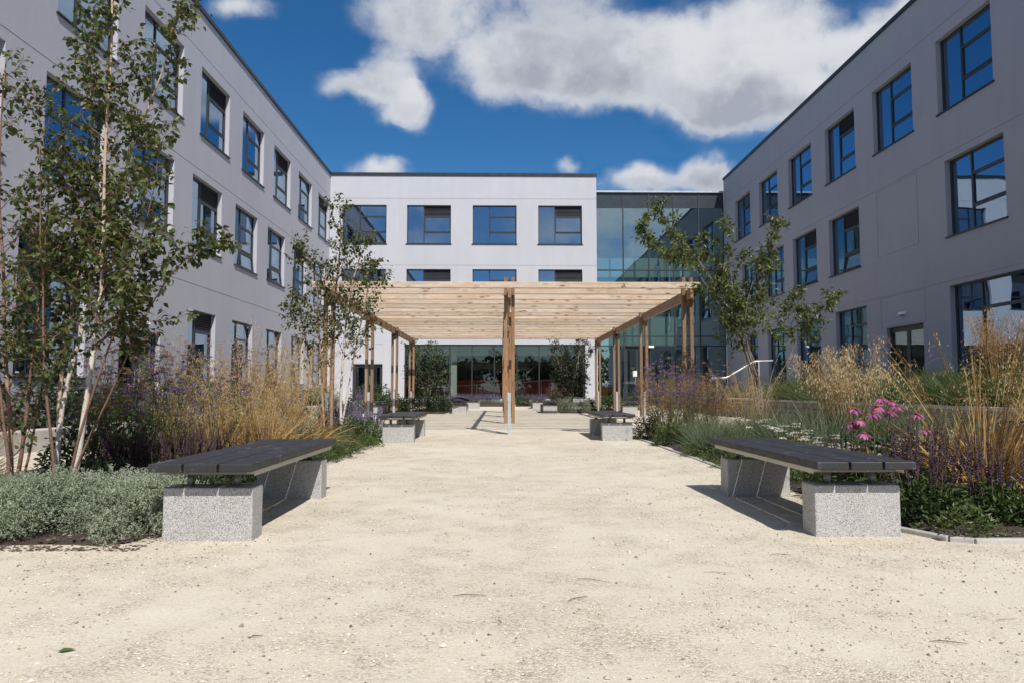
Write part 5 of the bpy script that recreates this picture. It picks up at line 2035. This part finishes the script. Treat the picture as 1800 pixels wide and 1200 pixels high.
# ---------------------------------------------------------------- raised planter: long green grasses, one mass
def grass_mass(name, n, x0, x1, y0, y1, z, H, W_, mat, seed, lean=.5, droop=.45, tuft=.5, segs=4, label=None, var=(.1, .9)):
    r = np.random.default_rng(seed)
    g = Geo()
    nt_ = max(8, int((x1 - x0) * (y1 - y0) / (tuft * tuft * .5)))
    cx, cy = x0 + (x1 - x0) * r.random(nt_), y0 + (y1 - y0) * r.random(nt_)
    hh = .75 + .5 * r.random(nt_)
    vv_ = r.normal(size=nt_) * .10
    k = r.integers(0, nt_, n)
    off = r.normal(size=(n, 2)) * tuft * .16
    base = np.stack([cx[k] + off[:, 0], cy[k] + off[:, 1], np.full(n, z)], -1)
    d = unit(np.concatenate([off / (tuft * .16) * lean * .5 + r.normal(size=(n, 2)) * lean * .3, np.ones((n, 1))], 1))
    v = np.clip(var[0] + (var[1] - var[0]) * r.random(n) + vv_[k], 0, 1)
    blades(g, base, d, H * hh[k] * (.6 + .5 * r.random(n)), W_ * (.6 + .8 * r.random(n)), droop * (.4 + r.random(n)), v, segs, r=r)
    o = g.obj(name, mat)
    tag(o, label, 'grass', None, 'stuff')
    return o


grass_mass('planter_grass', 52000, 7.45, 9.8, 5.6, 20, .52, 1.18, .010, M_GRASS, 91, .7, .6, .55, label='long arching green grass filling the raised stone planter')
grass_mass('planter_grass', 9000, 7.7, 9.8, 20, 27.5, .52, .75, .011, M_BGRASS, 92, .6, .5, .55, label='paler grass at the far end of the raised planter')
grass_mass('ground_cover', 15000, 2.7, 6.0, 5.4, 12.8, .03, .30, .007, M_GREEN, 93, .9, .5, .5, label='low green growth filling the right planting bed between the taller plants', var=(0, .8))
grass_mass('ground_cover', 11000, -4.5, -2.1, 6.2, 12.3, .03, .24, .007, M_GREEN, 94, .9, .5, .5, label='low green growth filling the left planting bed between the taller plants', var=(0, .7))
for i, (x, y, s, lab) in enumerate(((8.0, 11.3, 1.15, 'upright rust-plumed grass standing in the raised planter, farther one'), (8.2, 9.9, 1.2, 'upright rust-plumed grass in the raised planter nearest the right edge'))):
    plant('plume_grass', lab, 'grass', (x, y, .52), oatF, i * 2, s, 'rust-plumed grasses in the raised planter')

# far left planter: mixed shrubs and perennials along the wing
hl = []
for i in range(16):
    y = 5.2 + i * 1.75
    x = -7.35 - .5 * (i % 2)
    m = (hD, hG, hS, hD)[i % 4]
    hl.append((x, y, m, 1.35 + .35 * ((i * 7) % 3) / 2))
ordw = ['first', 'second', 'third', 'fourth', 'fifth', 'sixth', 'seventh', 'eighth', 'ninth', 'tenth', 'eleventh', 'twelfth', 'thirteenth', 'fourteenth', 'fifteenth', 'sixteenth']
for i, (x, y, m, s) in enumerate(hl):
    cn = {id(hD): 'dark green', id(hG): 'mid green', id(hS): 'grey-green'}[id(m)]
    plant('planter_shrub', cn + ' shrub in the low planter along the left wing, ' + ordw[i] + ' from the near end', 'shrub', (x, y, .22), m, i * 1.1, (s * 1.25, s * 1.5, s), 'shrubs in the low left planter')
for (x, y, s, lab) in ((-6.3, 21.8, 1.3, 'purple-flowered sage by the left pergola posts'), (-7.4, 24.5, 1.4, 'purple-flowered sage before the left wing windows'), (-5.2, 27.0, 1.4, 'purple-flowered sage at the back left bed')):
    plant('russian_sage', lab, 'flowering plant', (x, y, 0.1), lavm, x, s, 'sage clumps behind the pergola')
for i, (x, y, m, s, lab) in enumerate((
        (-4.6, 28.5, hG, 2.0, 'big green shrub before the dark door of the white block'),
        (-5.4, 29.5, hD, 2.2, 'dark shrub left of the dark door of the white block'),
        (5.8, 30.5, hD, 1.4, 'dark shrub in front of the entrance hall'),
        (7.6, 31.5, hG, 1.4, 'green shrub before the right part of the entrance hall'),
        (-6.0, 33.0, hD, 2.0, 'dark shrub in the corner between the wing and the block'))):
    plant('leafy_shrub', lab, 'shrub', (x, y, 0), m, i, s, 'shrubs in the beds')

# trees behind the viewpoint: seen only in the glass
r = np.random.default_rng(99)
g = Geo()
n = 9000
cx = np.linspace(-34, 34, 15)
k = r.integers(0, 15, n)
d = rdirs(n, r)
p = d * np.array([3.2, 2.5, 2.8]) * (.5 + .5 * r.random((n, 1))) + np.stack([cx[k], -24 + np.sin(cx[k]) * 2, 3.4 + np.cos(cx[k] * 2.1) * .8], -1)
leafs(g, p, rdirs(n, r), rdirs(n, r), .55, r.random(n), full=False)
for x in cx:
    g.tube([(x, -24 + math.sin(x) * 2, 0), (x, -24 + math.sin(x) * 2, 3.5)], .15, 6, .1)
tl = g.obj('treeline', M_GREEN)
tag(tl, 'green trees behind the viewpoint mirrored in the glazing', 'trees', None, 'stuff')

# ---------------------------------------------------------------- loose stones, bark, twigs
r = np.random.default_rng(123)


def octa(g, pos, size, var, flat=.7, mi=0):
    n = len(pos)
    a = r.random(n) * 6.28
    s = size[:, None]
    u = np.stack([np.cos(a), np.sin(a), np.zeros(n)], -1)
    w = np.stack([-np.sin(a), np.cos(a), np.zeros(n)], -1)
    z = np.array([[0, 0, 1.0]])
    j = lambda: (.75 + .5 * r.random((n, 1)))
    V = np.stack([pos + u * s * j(), pos + w * s * .8 * j(), pos - u * s * j(), pos - w * s * .8 * j(), pos + z * s * flat * j() + u * s * .2, pos - z * s * flat * .5], 1)
    b = np.arange(n) * 6
    F = np.concatenate([np.stack([b + x for x in t], -1) for t in ((0, 1, 4), (1, 2, 4), (2, 3, 4), (3, 0, 4), (1, 0, 5), (2, 1, 5), (3, 2, 5), (0, 3, 5))])
    g.add(V.reshape(-1, 3), F, np.repeat(var, 6), mi)


def scatter(n, x0, x1, y0, y1, keep):
    y = y0 + (y1 - y0) * r.random(n) ** 1.6
    x = x0 + (x1 - x0) * r.random(n)
    m = keep(x, y)
    return x[m], y[m]


g = Geo()
x, y = scatter(110000, -4.2, 4.2, 1.7, 12, lambda x, y: (np.abs(x) < y * .78 + .2) & ((y < 3.97) | ((x > -1.98) & (x < 2.42))))
cl = noise2(x, y, 1.5, 31) * .6 + noise2(x, y, 5, 32) * .4
edge = np.exp(-np.minimum(np.abs(x + 2), np.abs(x - 2.4)) * 3.0) * (y > 3.5) + np.exp(-np.abs(y - 4.0) * 3) * (np.abs(x) > 1.3)
kp = r.random(len(x)) < np.clip((cl - .36) * 1.9, .05, 1) + edge * .9
x, y = x[kp], y[kp]
sz = .0019 + .0066 * r.random(len(x)) ** 3.2
octa(g, np.stack([x, y, gz(x, y) + sz * .25], -1), sz, np.clip(.55 + r.normal(size=len(x)) * .24, 0, 1))
n = 260
x, y = scatter(n, -3.5, 3.5, 1.8, 9, lambda x, y: (np.abs(x) < y * .75) & ((y < 3.9) | ((x > -1.9) & (x < 2.3))))
sz = .006 + .008 * r.random(len(x)) ** 2
octa(g, np.stack([x, y, gz(x, y) + sz * .2], -1), sz, r.random(len(x)))
st_ = g.obj('gravel', M_PEB)
tag(st_, 'loose pale stones scattered over the gravel path', 'gravel', None, 'stuff')

g = Geo()
n = 9000
x = np.concatenate([-4.6 + 2.65 * r.random(n // 2), 2.5 + 2.6 * r.random(n // 2)])
y = 3.90 + 3.2 * r.random(len(x)) ** 1.8
kp = ~((x > 0) & (y < 4.06))
x, y = x[kp], y[kp]
zz = np.where(y < 4.05, gz(x, y) + .003, .026 + .012 * r.random(len(x)))
octa(g, np.stack([x, y, zz], -1), .005 + .017 * r.random(len(x)) ** 2, np.clip(.30 + r.normal(size=len(x)) * .28, 0, 1), .28)
bk = g.obj('bark_mulch', M_BARK)
tag(bk, 'brown bark chips covering the front of the planting beds', 'mulch', None, 'stuff')

twl = [(0.32, 2.98, .11, .6, 'short dark twig lying near the middle of the gravel'), (0.42, 3.26, .16, -.5, 'thin pale twig in the middle of the gravel'),
       (-.13, 3.03, .14, 0.0, 'long straight straw on the gravel, left of the dark twig'), (1.03, 3.38, .15, -.2, 'pale straw on the gravel in front of the right bench'),
       (1.52, 2.45, .12, -.25, 'brown twig at the lower right of the gravel'), (-.85, 2.55, .05, .4, 'tiny dark twig at the lower left of the gravel'),
       (-1.02, 4.15, .12, .5, 'thin twig on the gravel right of the left bench'), (1.45, 3.72, .10, -.3, 'pale twig just before the right bench block'),
       (1.9, 2.7, .10, .2, 'short straw at the right side of the gravel')]
for (x, y, L, a, lab) in twl:
    t = thing('twig', lab, 'twig', (x, y, float(gz(x, y)) + .004), a, 'twigs and straws on the gravel')
    g = Geo()
    g.tube([(-L / 2, 0, 0), (-L / 6, .006, .004), (L / 6, -.004, .005), (L / 2, .004, .001)], [.0010, .0018, .0016, .0008], 5, float(r.random()) * (.15 if 'dark' in lab else 1))
    g.obj('stick', M_BSTEM if 'dark' in lab or 'brown' in lab else M_DRY, t)
t = thing('fallen_leaf', 'brownish green fallen leaf lying at the lower left of the gravel', 'leaf', (-1.46, 2.43, float(gz(-1.46, 2.43)) + .004), .3)
g = Geo()
leafs(g, np.zeros((1, 3)), np.array([[1.0, 0, 0]]), np.array([[0, 0, 1.0]]), .055, .95, aspect=.6, fold=.10, curl=-.03)
g.obj('blade', M_GREEN, t)
t = thing('blue_scrap', 'tiny blue scrap lying on the gravel left of the right bench', 'litter', (1.13, 5.42, .006), .2)
Geo().box(-.012, -.009, 0, .012, .009, .004).obj('scrap', BLUEP, t, bevel=.001)
print('birch leaves', NB)
print('tris', sum(len(o.data.loops) - 2 * len(o.data.polygons) for o in bpy.data.objects if o.type == 'MESH') / 1e6)
